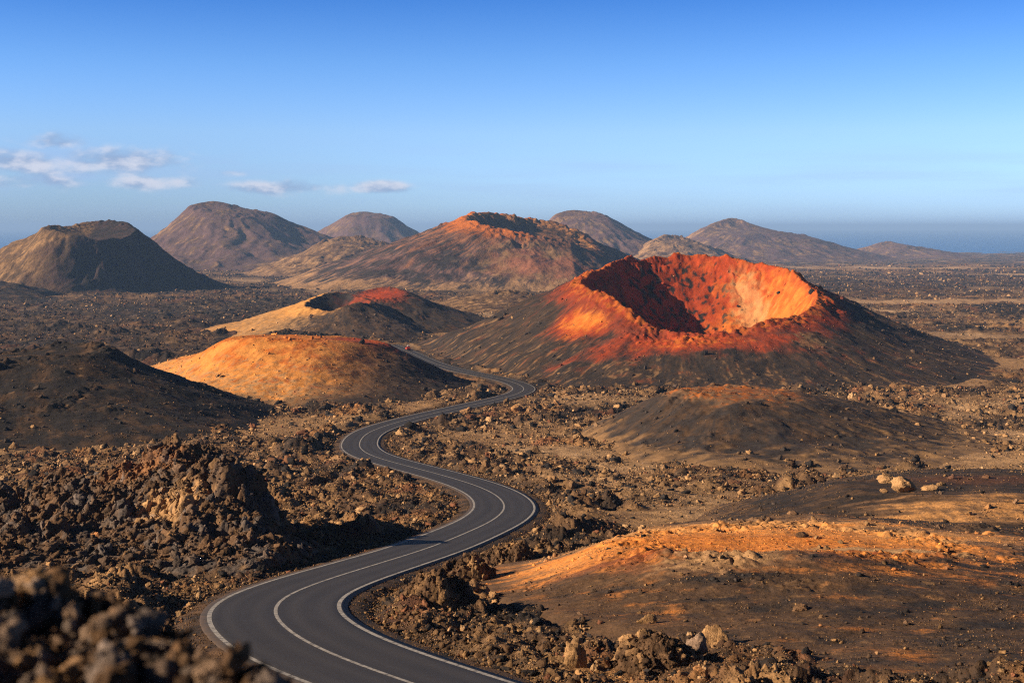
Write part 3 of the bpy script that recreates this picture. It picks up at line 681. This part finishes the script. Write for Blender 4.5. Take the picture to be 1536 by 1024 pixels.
def scatter(n, y0, y1, u1, pxmin, pxmax, power, seed, dens):
    rng = np.random.default_rng(seed)
    Y = np.exp(rng.uniform(math.log(y0), math.log(y1), n)); X = rng.uniform(-u1, u1, n)*Y
    keep = rng.uniform(0, 1, n) < dens(X, Y); X = X[keep]; Y = Y[keep]
    px = pxmin*(1-rng.uniform(0, 1, len(X)))**(-1/power); px = np.minimum(px, pxmax)
    S = px/F*Y*.5
    return X, Y, S, px, rng
def rock_col(X, Y, rng, n):
    base = land_col(X, Y, np.full(X.shape, 30.))
    c = base*rng.uniform(.55, 1.6, n)[:, None]
    r = rng.uniform(0, 1, n)
    c = np.where((r < .24)[:, None], mix(TAN+0*X[:, None], SAND, rng.uniform(-.5, .8, n))*rng.uniform(.45, 1.05, n)[:, None], c)
    c = np.where(((r > .24) & (r < .28))[:, None], np.array((.20,.085,.045))*rng.uniform(.6, 1.1, n)[:, None], c)
    c = np.where((r > .68)[:, None], BAS*rng.uniform(1, 2.8, n)[:, None], c)
    return c
def hill_f_all(X, Y):
    m = np.zeros(X.shape)
    for h in HILLS: m = np.maximum(m, h.f(X, Y))
    return m
def dens_land(X, Y):
    lm = lavamask(X, Y); d = rdist(X, Y); m = hill_f_all(X, Y)
    cl = sst(-.35, .25, fbm(X/6, Y/6, 3, 55))
    return (.06+.94*lm*(.35+.65*cl))*sst(4.3, 6.0, d)*(1-.985*sst(.03, .22, m))
# main clinker field
X, Y, S, px, rng = scatter(420000, 46, 420, .45, 2.1, 20, 2.7, 21, dens_land)
rmax = np.maximum(rdist(X, Y)-4.25, .05); S = np.minimum(S, rmax*.45)
S = np.minimum(S, 1.6)
Z = land_h(X, Y, .25)+S*.15
_d = rdist(X, Y); Z = np.where(_d < 6.3, np.maximum(Z, -drop(Y)+np.interp(_d, [4.0,4.7,5.3,6.6], [.03,-.02,-.26,-.75])+S*.2), Z)
px = S/Y*F*2
tiers = np.where(px < 5, 1, np.where(px < 11, 2, 3))
rock_cloud('lava_rubble', X, Y, Z, S, rock_col(X, Y, rng, len(X)), M_rub, rng, 'jagged brown and black lava clinker covering the ground beside the road', tiers)
X, Y, S, px, rng = scatter(110000, 400, 3200, .45, 2.0, 8, 2.8, 22, dens_land)
Z = land_h(X, Y, 1.5)+S*.1
rock_cloud('lava_rubble', X, Y, Z, S*.9, rock_col(X, Y, rng, len(X))*.9, M_land, rng, 'distant lava clinker spread over the dark plain', np.where(px < 8, 1, 2))
# grit along the verges
n_ = 46000; k_ = np.minimum((len(ROAD)*.62*rng.uniform(0, 1, n_)**1.5).astype(int), len(ROAD)-1); o_ = (4.02+3.2*rng.uniform(0, 1, n_)**1.3)*np.where(rng.uniform(0, 1, n_) < .5, -1, 1)
X = ROAD[k_,0]+NR[k_,0]*o_+rng.normal(0, .4, n_)*tg[k_,0]; Y = ROAD[k_,1]+NR[k_,1]*o_+rng.normal(0, .4, n_)*tg[k_,1]
_d = rdist(X, Y); ok = (_d > 3.95) & (rng.uniform(0, 1, n_) < .35+.65*sst(4.2, 6, _d)); X, Y, _d = X[ok], Y[ok], _d[ok]
S = np.minimum(.035*(1-rng.uniform(0, 1, len(X)))**(-1/1.9), .05+.28*sst(4.4, 6.5, _d))
Z = np.maximum(land_h(X, Y, .25), -drop(Y)+np.interp(_d, [4.0,4.7,5.3,6.6], [.05,-.02,-.26,-.75]))+S*.2
cc = mix(BROWN*.9+0*X[:, None], TAN*.5, rng.uniform(-.6, 1, len(X)))*rng.uniform(.5, 1.5, len(X))[:, None]
rock_cloud('loose_gravel', X, Y, Z, S, cc, M_rub, rng, 'brown gravel scattered along the road verges', np.where(S < .12, 1, 2))
# stones on the hills and mounds
def dens_hill(X, Y):
    m = hill_f_all(X, Y); cl = sst(-.1, .4, fbm(X/5, Y/5, 3, 57))
    return np.where(m > .04, (.10+.6*cl*(1-sst(.3, 1, m)*.6))*(1+1.6*(Y < 165)*(X > 5)+1.0*(X < -40)*(Y < 380)), 0)*sst(5.5, 9, rdist(X, Y))*(1-.95*(np.hypot(X-38.5, (Y-130)*.45) < 5))
X, Y, S, px, rng = scatter(190000, 46, 720, .45, 1.5, 13, 2.5, 23, dens_hill)
Z, wh = top_h(X, Y, .3)
ok = wh >= 0; X, Y, S, px, Z, wh = [a[ok] for a in (X, Y, S, px, Z, wh)]
cc = np.zeros((len(X), 3))
for i, h in enumerate(HILLS):
    sel = wh == i
    if sel.any():
        r, th, R, B, H = h.par(X[sel], Y[sel]); cc[sel] = h.colf(h, X[sel], Y[sel], Z[sel], r/R, th, (r-R)/(B-R))
cc = cc*rng.uniform(.7, 1.8, len(X))[:, None]+.01
r = rng.uniform(0, 1, len(X)); cc = np.where((r < .12+.16*((Y < 165) & (X > 5)))[:, None], TAN*rng.uniform(.3, .9, len(X))[:, None], cc); cc = np.where((r > .85)[:, None], BAS*1.5, cc)
rock_cloud('loose_stones', X, Y, Z+S*.15, S, cc, M_rub, rng, 'small loose stones strewn over the ash slopes', np.where(px < 6, 1, np.where(px < 11, 2, 3)))

# ------------------------------------------------------------------ jagged outcrops (things)
def outcrop(name, xs, ys, hfun, colf, mat, label, cat, warp=.0, seed=500):
    X, Y = np.meshgrid(xs, ys); Z = hfun(X, Y); C = colf(X, Y, Z)
    P = np.stack([X, Y, Z], -1)
    if warp:
        s = warp*2.2
        P[..., 0] += warp*fbm(Y/s+Z/s, Z/s*1.3-X/s*.4, 3, seed); P[..., 1] += warp*fbm(X/s-Z/s*.8, Z/s+Y/s*.4, 3, seed+3)
    Fc = grid_faces(*X.shape)
    o = new_mesh(name, P.reshape(-1, 3), Fc, mat, C.reshape(-1, 3), smooth=False)
    return tag(o, label=label, cat=cat)
# left outcrop with the shaded right face
crest = np.array([(136,-31.5,1.5),(129,-29.8,5.6),(122,-27.6,7.0),(116,-25.4,6.0),(111,-23.4,3.9),(106,-21.8,2.2),(100,-20,1.0),(96,-18,.2)])[::-1]
def oc_h(X, Y):
    cx = np.interp(Y, crest[:,0], crest[:,1]); ch = np.interp(Y, crest[:,0], crest[:,2], left=0, right=0)
    dx = X-cx
    g = np.where(dx < 0, np.exp(-(dx/11)**2), np.exp(-(dx/4.6)**2))
    left = 3.0*blob(X, Y, (-41,118), 12, 15)
    b = ch*g+left*(dx < 30)
    e = np.clip(b/2.2, 0, 1)
    cr = 2.6*(blocks(X, Y, 5.5, 510)-.3)+1.9*(blocks(X, Y, 2.3, 511)-.3)+.75*(blocks(X, Y, 1.0, 512)-.3)+.35*blocks(X, Y, .45, 513)+1.0*ridged(X/6, Y/6, 4, 514)
    z = G(X, Y)+b+cr*e*.9-.9*(1-sst(.12, .6, b))
    return z - 6*(1-sst(5.0, 7.5, rdist(X, Y)))
def oc_c(X, Y, Z):
    n = fbm(X/3, Y/3, 4, 520); n2 = fbm(X/.8, Y/.8, 3, 521)
    c = mix(GREY*.6+0*X[..., None], BROWN*1.1, sst(-.4, .15, n+.4*n2))
    p = blob(X, Y, ((255-CX)/F*111, 111), 3.8, 3.5)
    c = mix(c, TAN*.95, sst(.3, .75, p+.5*n2+.2*n)); c = mix(c, np.array((.24,.11,.045)), sst(.4, .9, blob(X, Y, ((215-CX)/F*120, 120), 5, 3.5)+.5*n2)*.8)
    c = mix(c, BAS*1.8, sst(.15, .5, -n2+.2*n)*.5); c = mix(c, TAN*.55, sst(.2, .5, fbm(X/1.1+5, Y/1.1, 3, 526))*.6)
    return mix(c, GREY*1.0, sst(.3, .5, fbm(X/1.6, Y/1.6, 3, 523))*.7)
outcrop('lava_outcrop', np.arange(-58, -9, .085), np.arange(94, 138, .11), oc_h, oc_c, M_rub, 'jagged lava crag with a cream patch and shaded right face beside the road', 'rock', .35)
X, Y = rng.uniform(-56, -12, 22000), rng.uniform(95, 136, 22000)
Zo = oc_h(X, Y); ok = (Zo > G(X, Y)+.3); X, Y, Zo = X[ok], Y[ok], Zo[ok]
S = np.minimum(.07*(1-rng.uniform(0, 1, len(X)))**(-1/2.0), .7)
cc = oc_c(X, Y, Zo)*rng.uniform(.6, 1.5, len(X))[:, None]
rock_cloud('lava_rubble', X, Y, Zo+S*.1, S, cc, M_rub, rng, 'broken blocks lying all over the jagged roadside crag', np.where(S < .12, 1, np.where(S < .28, 2, 3)))

# right roadside knobs
def knob(cx, cy, rx, ry, hh, seed, label, tint=1.0, name='lava_outcrop'):
    xs = np.arange(cx-rx*1.5, cx+rx*1.5, .05); ys = np.arange(cy-ry*1.5, cy+ry*1.5, .06)
    def hf_(X, Y):
        b = hh*np.exp(-(((X-cx)/rx)**2+((Y-cy)/ry)**2)**1.3*1.6)
        e = np.clip(b/(hh*.4), 0, 1)
        base, _ = top_h(X.ravel(), Y.ravel(), .3); base = base.reshape(X.shape)
        return base+b+e*(.9*(blocks(X, Y, 1.9, seed)-.3)+.5*(blocks(X, Y, .8, seed+1)-.3)+.35*blocks(X, Y, .35, seed+2)+.2*blocks(X, Y, .17, seed+3)+.7*ridged(X/1.6, Y/1.6, 4, seed+5))*min(1, hh/1.6)-.4*(1-sst(.06, .3, b/hh))
    def cf(X, Y, Z):
        n = fbm(X/1.5, Y/1.5, 4, seed+4)
        return mix(BROWN*.9*tint+0*X[..., None], TAN*.8*tint, sst(0, .5, n)) * (1-.5*sst(.1, .4, fbm(X/.5, Y/.5, 3, seed+6)))[..., None]
    o = outcrop(name, xs, ys, hf_, cf, M_rub, label, 'rock', .15, seed)
    X = rng.uniform(cx-rx, cx+rx, 900); Y = rng.uniform(cy-ry, cy+ry, 900); S = np.minimum(.035*(1-rng.uniform(0, 1, 900))**(-1/1.8), .35); KN.append((X, Y, hf_(X[None], Y[None])[0]+S*.1, S, cf(X, Y, 0)*rng.uniform(.6, 1.7, 900)[:, None]))
    return o
KN = []
def at(px, py, dY=0):
    Y = y_of_py(py)+dY; return ((px-CX)/F*Y, Y)
knob(*at(655,912), 2.2, 1.8, 1.2, 600, 'craggy brown lava block just right of the lowest road bend')
knob(*at(700,868), 1.9, 1.6, .9, 610, 'jagged lava block above the inside of the lower road bend')
knob(*at(760,838), 2.2, 1.8, .9, 620, 'dark clinker knob by the right road edge near the middle bend')
knob(*at(985,985), 1.9, 1.5, .95, 630, 'big rounded brown lava lump at the bottom right of centre', 1.0)

X, Y, Z, S, cc = [np.concatenate(a) for a in zip(*KN)]
rock_cloud('lava_rubble', X, Y, Z, S, cc, M_rub, rng, 'stones piled on and around the roadside lava knobs', np.where(S < .1, 1, np.where(S < .2, 2, 3)))

# ------------------------------------------------------------------ single boulders (things)
def boulder(px, py, Y, w, label, colr, seed, sink=.25, flat=.7):
    x = (px-CX)/F*Y
    z = float(top_h(np.array([x]), np.array([float(Y)]))[0][0])
    V, Fc = rock_shape(4, seed, 8, .24)
    V = V*np.array([1, .8, flat/max(.5, np.ptp(V[:,2])/2)*1.0]); V = V/ (np.ptp(V[:,0])) * w
    V[:,2] -= V[:,2].min()+sink*np.ptp(V[:,2])
    n = fbm(V[:,0]*3/w+seed, V[:,1]*3/w+V[:,2]*2/w, 4, seed)
    C = mix(np.array(colr)+0*V[:, :1], BROWN, sst(.1, .5, n)*.6)
    o = new_mesh('boulder', V, Fc, M_rub, C, smooth=False); o.location = (x, Y, z)
    return tag(o, label=label, cat='boulder', group='single boulders lying on ash and rubble')
PALE = TAN*1.15
boulder(1356, 735, 129, 2.5, 'pale overhanging boulder, widest of those on the right-hand ash mound', PALE, 701, .15, .75)
boulder(1330, 716, 138, 2.1, 'rounded tan boulder on the ridge line just behind the widest pale one', PALE*.95, 702, .3, .7)
boulder(1398, 728, 133, 1.9, 'flat tan boulder half sunk to the right of the widest pale one', PALE*.9, 703, .45, .5)
boulder(1326, 742, 128, .9, 'small tan rock just left of and below the widest pale boulder', PALE*.8, 704, .2, .6)
boulder(1412, 722, 136, 1.3, 'low brown boulder at the right end of the row on the ash mound', PALE*.7, 705, .4, .5)
boulder(1205, 812, 92.5, 1.0, 'dark rock on the cream crest of the foreground mound', BROWN*.8, 706, .3, .5)
boulder(1069, 948, 63, 1.6, 'pale angular slab among the rubble at the lower right', PALE*.95, 707, .35, .6)
boulder(1045, 965, 61, 1.1, 'grey tilted slab just left of the pale angular slab', GREY*np.array((1.5,1.25,1.0)), 708, .3, .8)
boulder(1200, 905, 70, .9, 'rust-brown boulder on the lower slope of the foreground mound', BROWN*1.8, 709, .3, .6)
boulder(970, 925, 68, 1.1, 'tan boulder on the slope left of the orange crest', TAN*.8, 710, .35, .7)
boulder(146, 768, 107, 1.5, 'upright orange-tan boulder in the rubble left of the jagged crag', np.array((.44,.2,.08)), 711, .1, 1.4)
boulder(862, 988, 58, 1.1, 'upright tan boulder in the rubble right of the nearest stretch of road', TAN*.85, 712, .2, 1.2)

# ------------------------------------------------------------------ blurred ridge right in front of the lens
fgx = np.array([-6,-4.2,-3.03,-2.73,-2.2,-1.84,-1.45,-1.12,-.91,-.7,-.3]); fgy = np.array([8.2,7.9,7.4,7.35,7.15,6.85,6.5,6.1,5.8,4.9,3.2])
def fr_h(X, Y):
    e = np.interp(X, fgx, fgy) + .25*fbm(X*1.3, Y*1.3, 3, 806)
    z = -2.13 + .04*(Y-6) - np.maximum(Y-e, 0)*.75 - .25*np.maximum(Y-e, 0)**2
    z = z + .34*(blocks(X, Y, .85, 801)-.3)+.26*(blocks(X, Y, .40, 802)-.3)+.13*blocks(X, Y, .18, 803)+.05*blocks(X, Y, .08, 804)+.12*fbm(X*2, Y*2, 3, 805)
    return z
def fr_c(X, Y, Z):
    n = fbm(X*1.6, Y*1.6, 4, 811); n2 = fbm(X*6, Y*6, 3, 812)
    c = mix(BROWN*1.0+0*X[..., None], TAN*.6, sst(-.1, .5, n+.5*n2)); c = mix(c, GREY*.9, sst(-.2, .3, n2)*.85)
    return mix(c, BAS*2, sst(.05, .4, -n)*.75)
fr = outcrop('lava_ridge', np.arange(-5.6, -.3, .0125), np.arange(3.0, 11.5, .02), fr_h, fr_c, M_near, 'blurred lumpy lava ridge filling the bottom left corner up close', 'rock', .06, 820)
X, Y = rng.uniform(-5.2, -.5, 14000), rng.uniform(3.6, 9.0, 14000)
S = np.minimum(.014*(1-rng.uniform(0, 1, len(X)))**(-1/1.7), .10)
Zf = fr_h(X, Y); cc = fr_c(X, Y, Zf)*rng.uniform(.7, 1.9, len(X))[:, None]
rock_cloud('lava_rubble', X, Y, Zf+S*.2, S, cc, M_near, rng, 'out-of-focus stones heaped on the nearest lava ridge', np.where(S < .035, 2, 3))

# ------------------------------------------------------------------ the little red car at the end of the road
def pm(name, col, rough=.5, spec=.5, nscale=8.0):
    m = bpy.data.materials.new(name); m.use_nodes = True; nt = m.node_tree; b = nt.nodes['Principled BSDF']
    n = nd(nt, 'ShaderNodeTexNoise', i_Scale=nscale, i_Detail=3.0); r = nd(nt, 'ShaderNodeValToRGB')
    r.color_ramp.elements[0].color = (*[c*.8 for c in col], 1); r.color_ramp.elements[1].color = (*[min(1, c*1.15) for c in col], 1)
    nt.links.new(n.outputs['Fac'], r.inputs[0]); nt.links.new(r.outputs[0], b.inputs['Base Color'])
    b.inputs['Roughness'].default_value = rough; b.inputs['Specular IOR Level'].default_value = spec
    return m
def bm_obj(name, bm, mat, parent, bev=0):
    if bev: bmesh.ops.bevel(bm, geom=list(bm.edges), offset=bev, segments=2, affect='EDGES')
    me = bpy.data.meshes.new(name); bm.to_mesh(me); bm.free(); me.materials.append(mat)
    o = bpy.data.objects.new(name, me); COL.objects.link(o); o.parent = parent; return o
def prism(pts, y0, y1, shrink=0):
    bm = bmesh.new()
    a = [bm.verts.new((x, y0+shrink*(z > 1.2), z)) for x, z in pts]; b = [bm.verts.new((x, y1-shrink*(z > 1.2), z)) for x, z in pts]
    n = len(pts); bm.faces.new(a[::-1]); bm.faces.new(b)
    for i in range(n): bm.faces.new((a[i], a[(i+1)%n], b[(i+1)%n], b[i]))
    bmesh.ops.recalc_face_normals(bm, faces=bm.faces); return bm
car = bpy.data.objects.new('parked_car', None); COL.objects.link(car)
tag(car, 'small red off-road car with pale luggage on its roof at the far road end', 'car')
cr, cd, cp, cw = pm('car_red', (.5,.06,.025), .3), pm('dark_glass', (.02,.025,.03), .1), pm('pale_luggage', (.55,.53,.5), .8), pm('tyre_rubber', (.02,.02,.02), .9)
bm_obj('body', prism([(-2.2,.45),(2.25,.45),(2.3,.8),(2.2,1.02),(1.2,1.12),(-2.2,1.12)], -.9, .9), cr, car, .05)
bm_obj('cabin', prism([(-2.05,1.12),(1.1,1.12),(.55,1.78),(-1.9,1.80)], -.82, .82, .12), cr, car, .04)
for s in (-1, 1):
    bm_obj('side_window', prism([(-1.8,1.18),(.85,1.18),(.42,1.66),(-1.7,1.68)], s*.80-.03, s*.80+.03), cd, car)
w_ = bm_obj('windscreen', prism([(1.05,1.17),(1.13,1.17),(.66,1.70),(.58,1.70)], -.68, .68), cd, car)
for s in (-1, 1):
    for xx in (-1.35, 1.4):
        bm = bmesh.new(); bmesh.ops.create_cone(bm, cap_ends=True, segments=24, radius1=.38, radius2=.38, depth=.24)
        bmesh.ops.rotate(bm, verts=bm.verts, matrix=__import__('mathutils').Matrix.Rotation(math.pi/2, 3, 'X')); bmesh.ops.translate(bm, verts=bm.verts, vec=(xx, s*.82, .38))
        bm_obj('wheel', bm, cw, car, .03)
    bm = bmesh.new(); bmesh.ops.create_uvsphere(bm, u_segments=12, v_segments=8, radius=.13); bmesh.ops.translate(bm, verts=bm.verts, vec=(2.24, s*.62, .86)); bm_obj('headlight', bm, cp, car)
bm_obj('roof_rack', prism([(-1.7,1.83),(.3,1.83),(.3,1.88),(-1.7,1.88)], -.6, .6), cw, car)
for i, (x0, x1, hh) in enumerate(((-1.65,-.75,.5),(-.7,.25,.38))):
    b = bpy.data.objects.new('luggage', None)
    bmx = prism([(x0,1.9),(x1,1.9),(x1-.05,1.9+hh),(x0+.04,1.9+hh*.9)], -.5, .5)
    bm_obj('luggage', bmx, cp if i == 0 else cd, car, .06)
ci = np.argmin(np.abs(ROAD[:,1]-np.interp(607, [CX+F*q[0]/q[1] for q in ROAD[::-1] if q[1] > 520], [q[1] for q in ROAD[::-1] if q[1] > 520])))
cpos = ROAD[ci]; ct = tg[ci]
car.location = (cpos[0]+1.5, cpos[1], -drop(cpos[1])+.12); car.rotation_euler = (0, 0, math.atan2(ct[1], ct[0]))

# ------------------------------------------------------------------ sea
def sea_mat():
    m = bpy.data.materials.new('sea_water'); m.use_nodes = True; nt = m.node_tree; L = nt.links.new; b = nt.nodes['Principled BSDF']
    geo = nd(nt, 'ShaderNodeNewGeometry'); n = nd(nt, 'ShaderNodeTexNoise', i_Scale=.004, i_Detail=6.0); L(geo.outputs['Position'], n.inputs['Vector'])
    r = nd(nt, 'ShaderNodeValToRGB'); r.color_ramp.elements[0].color = (.06,.19,.50,1); r.color_ramp.elements[1].color = (.07,.22,.54,1)
    L(n.outputs['Fac'], r.inputs[0]); L(r.outputs[0], b.inputs['Base Color']); b.inputs['Roughness'].default_value = .55; b.inputs['Specular IOR Level'].default_value = .25
    n2 = nd(nt, 'ShaderNodeTexNoise', i_Scale=.05, i_Detail=5.0); L(geo.outputs['Position'], n2.inputs['Vector'])
    bp = nd(nt, 'ShaderNodeBump', i_Strength=.6, i_Distance=2.0); L(n2.outputs['Fac'], bp.inputs['Height']); L(bp.outputs[0], b.inputs['Normal'])
    return m
sx = np.linspace(-30000, 30000, 61); sy = np.linspace(4600, 44000, 40); SX, SY = np.meshgrid(sx, sy)
sea = new_mesh('sea', np.stack([SX, SY, np.full(SX.shape, -125.0)], -1).reshape(-1, 3), grid_faces(*SX.shape), sea_mat(), smooth=True)
tag(sea, label='calm blue sea behind the volcanoes', kind='structure')

# ------------------------------------------------------------------ haze
HZ = 0.72e-4
hm = bpy.data.materials.new('haze_air'); hm.use_nodes = True; nt = hm.node_tree; nt.nodes.remove(nt.nodes['Principled BSDF'])
pv = nd(nt, 'ShaderNodeVolumePrincipled'); pv.inputs['Color'].default_value = (.36,.60,1.0,1); pv.inputs['Density'].default_value = HZ; pv.inputs['Anisotropy'].default_value = 0
nt.links.new(pv.outputs[0], nt.nodes['Material Output'].inputs['Volume'])
bm = bmesh.new(); bmesh.ops.create_cube(bm, size=1.0)
bmesh.ops.scale(bm, verts=bm.verts, vec=(62000, 45500, 222)); bmesh.ops.translate(bm, verts=bm.verts, vec=(0, 22000, 222/2-154))
me = bpy.data.meshes.new('haze'); bm.to_mesh(me); bm.free(); me.materials.append(hm)
hz = bpy.data.objects.new('haze', me); COL.objects.link(hz); tag(hz, kind='stuff')

# ------------------------------------------------------------------ light
w = bpy.data.worlds.new('World'); scene.world = w; w.use_nodes = True; nt = w.node_tree; L = nt.links.new
bg = nt.nodes['Background']
sky = nd(nt, 'ShaderNodeTexSky', sky_type='NISHITA', sun_disc=False, sun_elevation=SUN_EL, sun_rotation=SUN_AZ, altitude=300, air_density=1.0, dust_density=.6, ozone_density=2.2)
tc = nd(nt, 'ShaderNodeTexCoord'); sp = nd(nt, 'ShaderNodeSeparateXYZ'); L(tc.outputs['Generated'], sp.inputs[0])
def mth(op, a, b=None, c=None, clamp=False):
    n = nd(nt, 'ShaderNodeMath', operation=op, use_clamp=clamp)
    for i, v in enumerate((a, b, c)):
        if v is None: continue
        if isinstance(v, (int, float)): n.inputs[i].default_value = v
        else: L(v, n.inputs[i])
    return n.outputs[0]
az = mth('ARCTAN2', sp.outputs[0], sp.outputs[1]); el = mth('ARCSINE', sp.outputs[2])
def band(v, c, s): return mth('EXPONENT', mth('MULTIPLY', mth('POWER', mth('ABSOLUTE', mth('DIVIDE', mth('SUBTRACT', v, c), s)), 2), -1))
def mr(v, a, b, c=0, d=1):
    n = nd(nt, 'ShaderNodeMapRange', interpolation_type='SMOOTHSTEP' if (a, b) != (0, .4) else 'LINEAR'); L(v, n.inputs[0])
    for i, q in enumerate((a, b, c, d)): n.inputs[i+1].default_value = q
    return n.outputs[0]
cv = nd(nt, 'ShaderNodeCombineXYZ'); L(az, cv.inputs[0]); L(mth('MULTIPLY', el, 2.1), cv.inputs[1])
n1 = nd(nt, 'ShaderNodeTexNoise', i_Scale=26.0, i_Detail=7.0, i_Roughness=.52); L(cv.outputs[0], n1.inputs['Vector'])
n0 = nd(nt, 'ShaderNodeTexNoise', i_Scale=9.0, i_Detail=2.0); L(cv.outputs[0], n0.inputs['Vector'])
n2 = nd(nt, 'ShaderNodeTexNoise', i_Scale=26.0, i_Detail=7.0, i_Roughness=.52)
ofs = nd(nt, 'ShaderNodeVectorMath', operation='ADD'); ofs.inputs[1].default_value = (-.004, .012, 0); L(cv.outputs[0], ofs.inputs[0]); L(ofs.outputs[0], n2.inputs['Vector'])
# (azimuth, elevation, half widths, weight) of the cumulus groups low over the left horizon
cl = None
for (px_, py_, wx, wy, k) in ((182,243,95,22,1.0),(20,245,90,20,.9),(80,213,50,13,.8),(225,273,75,12,.8),(30,272,80,14,.8),(432,282,85,12,.95),(570,281,45,10,.9),(350,260,38,6,.6),(-120,250,110,24,.9),(-300,255,90,26,.9)):
    a0 = math.atan((px_-CX)/F); e0 = (HY-py_)/F*math.cos(a0)
    b_ = mth('MULTIPLY', mth('MULTIPLY', band(az, a0, wx/F), band(el, e0, wy/F)), k)
    cl = b_ if cl is None else mth('MAXIMUM', cl, b_)
fac = mr(mth('ADD', mth('MULTIPLY', cl, .62), mth('MULTIPLY', mth('SUBTRACT', n1.outputs['Fac'], .5), 1.5)), .08, .6)
fac = mth('MULTIPLY', mth('MULTIPLY', fac, mr(cl, .02, .45)), .85)
lit = mr(mth('SUBTRACT', n1.outputs['Fac'], n2.outputs['Fac']), -.10, .12)
# thin veil low over the horizon
cv2 = nd(nt, 'ShaderNodeCombineXYZ'); L(mth('MULTIPLY', az, 2.0), cv2.inputs[0]); L(mth('MULTIPLY', el, 26), cv2.inputs[1])
n4 = nd(nt, 'ShaderNodeTexNoise', i_Scale=2.4, i_Detail=4.0); L(cv2.outputs[0], n4.inputs['Vector'])
veil = mth('MULTIPLY', mth('MULTIPLY', mr(n4.outputs['Fac'], .4, .7), band(el, .034, .022)), .35)
cv3 = nd(nt, 'ShaderNodeCombineXYZ'); L(mth('MULTIPLY', az, 5.0), cv3.inputs[0]); L(mth('MULTIPLY', el, 24), cv3.inputs[1])
n6 = nd(nt, 'ShaderNodeTexNoise', i_Scale=2.6, i_Detail=6.0, i_Roughness=.6); L(cv3.outputs[0], n6.inputs['Vector'])
bank = mth('MULTIPLY', mth('MULTIPLY', mth('MULTIPLY', mr(n6.outputs['Fac'], .36, .66), band(el, .042, .017)), mr(az, -.10, -.30)), .55)
veil = mth('MAXIMUM', veil, bank)
SKYS = .10
hs = nd(nt, 'ShaderNodeHueSaturation', i_Saturation=1.12, i_Value=1.0); L(sky.outputs[0], hs.inputs['Color'])
cc_ = nd(nt, 'ShaderNodeMix', data_type='RGBA'); L(lit, cc_.inputs[0]); cc_.inputs[6].default_value = (1.6,2.2,3.4,1); cc_.inputs[7].default_value = (3.8,3.9,4.5,1)
m1 = nd(nt, 'ShaderNodeMix', data_type='RGBA'); L(veil, m1.inputs[0]); L(hs.outputs[0], m1.inputs[6]); m1.inputs[7].default_value = (2.1,2.85,4.6,1)
tr = nd(nt, 'ShaderNodeValToRGB'); L(mr(el, 0, .4), tr.inputs[0]); e_ = tr.color_ramp.elements
tr.color_ramp.interpolation = 'LINEAR'
for n_, (p_, c_) in enumerate(((0.0,(.34,.50,1.0)),(.04,(.34,.51,.98)),(.175,(.35,.46,.745)),(.305,(.235,.37,.64)),(.44,(.105,.25,.53)),(.62,(.075,.11,.17)),(1.0,(.05,.062,.09)))):
    q_ = e_[n_] if n_ < 2 else e_.new(p_)
    q_.position = p_; q_.color = (*c_, 1)
tint = nd(nt, 'ShaderNodeMix', data_type='RGBA', blend_type='MULTIPLY'); tint.inputs[0].default_value = 1; L(hs.outputs[0], tint.inputs[6]); L(tr.outputs[0], tint.inputs[7])
gain = nd(nt, 'ShaderNodeVectorMath', operation='SCALE'); L(tint.outputs[2], gain.inputs[0]); gain.inputs['Scale'].default_value = 1.56
azs = nd(nt, 'ShaderNodeVectorMath', operation='SCALE'); L(gain.outputs[0], azs.inputs[0])
dk = mth('SUBTRACT', 1, mth('MULTIPLY', mth('MULTIPLY', mr(az, .05, -.36), mr(el, .12, .0)), .26)); L(dk, azs.inputs['Scale'])
L(azs.outputs[0], m1.inputs[6])
m2 = nd(nt, 'ShaderNodeMix', data_type='RGBA'); L(fac, m2.inputs[0]); L(m1.outputs[2], m2.inputs[6]); L(cc_.outputs[2], m2.inputs[7])
L(m2.outputs[2], bg.inputs[0]); bg.inputs[1].default_value = SKYS
sun = bpy.data.lights.new('sun', 'SUN'); sun.energy = 5.0; sun.angle = math.radians(.5); sun.color = (1.0,.79,.56)
so = bpy.data.objects.new('sun', sun); COL.objects.link(so)
from mathutils import Vector
sd = Vector((math.sin(SUN_AZ)*math.cos(SUN_EL), math.cos(SUN_AZ)*math.cos(SUN_EL), math.sin(SUN_EL)))
so.rotation_euler = (-sd).to_track_quat('-Z', 'Y').to_euler()

cam = bpy.data.cameras.new('camera'); co = bpy.data.objects.new('camera', cam); COL.objects.link(co)
co.location = (0, 0, 0); co.rotation_euler = (math.pi/2, 0, 0)
cam.sensor_width = 36; cam.lens = 36*F/1536; cam.shift_y = -(512-HY)/1536; cam.clip_end = 90000; cam.clip_start = .1
cam.dof.use_dof = True; cam.dof.focus_distance = 140; cam.dof.aperture_fstop = 1.3
scene.camera = co
vs = scene.view_settings; vs.view_transform = 'Standard'; vs.look = 'None'; vs.gamma = 1; vs.exposure = .92
scene.cycles.use_denoising = False; scene.cycles.volume_bounces = 0; scene.cycles.max_bounces = 3; scene.cycles.diffuse_bounces = 2
scene.cycles.use_adaptive_sampling = False; scene.cycles.adaptive_threshold = .02
scene.cycles.filter_width = 1.15
try: scene.cycles.sampling_pattern = 'BLUE_NOISE'
except Exception: pass
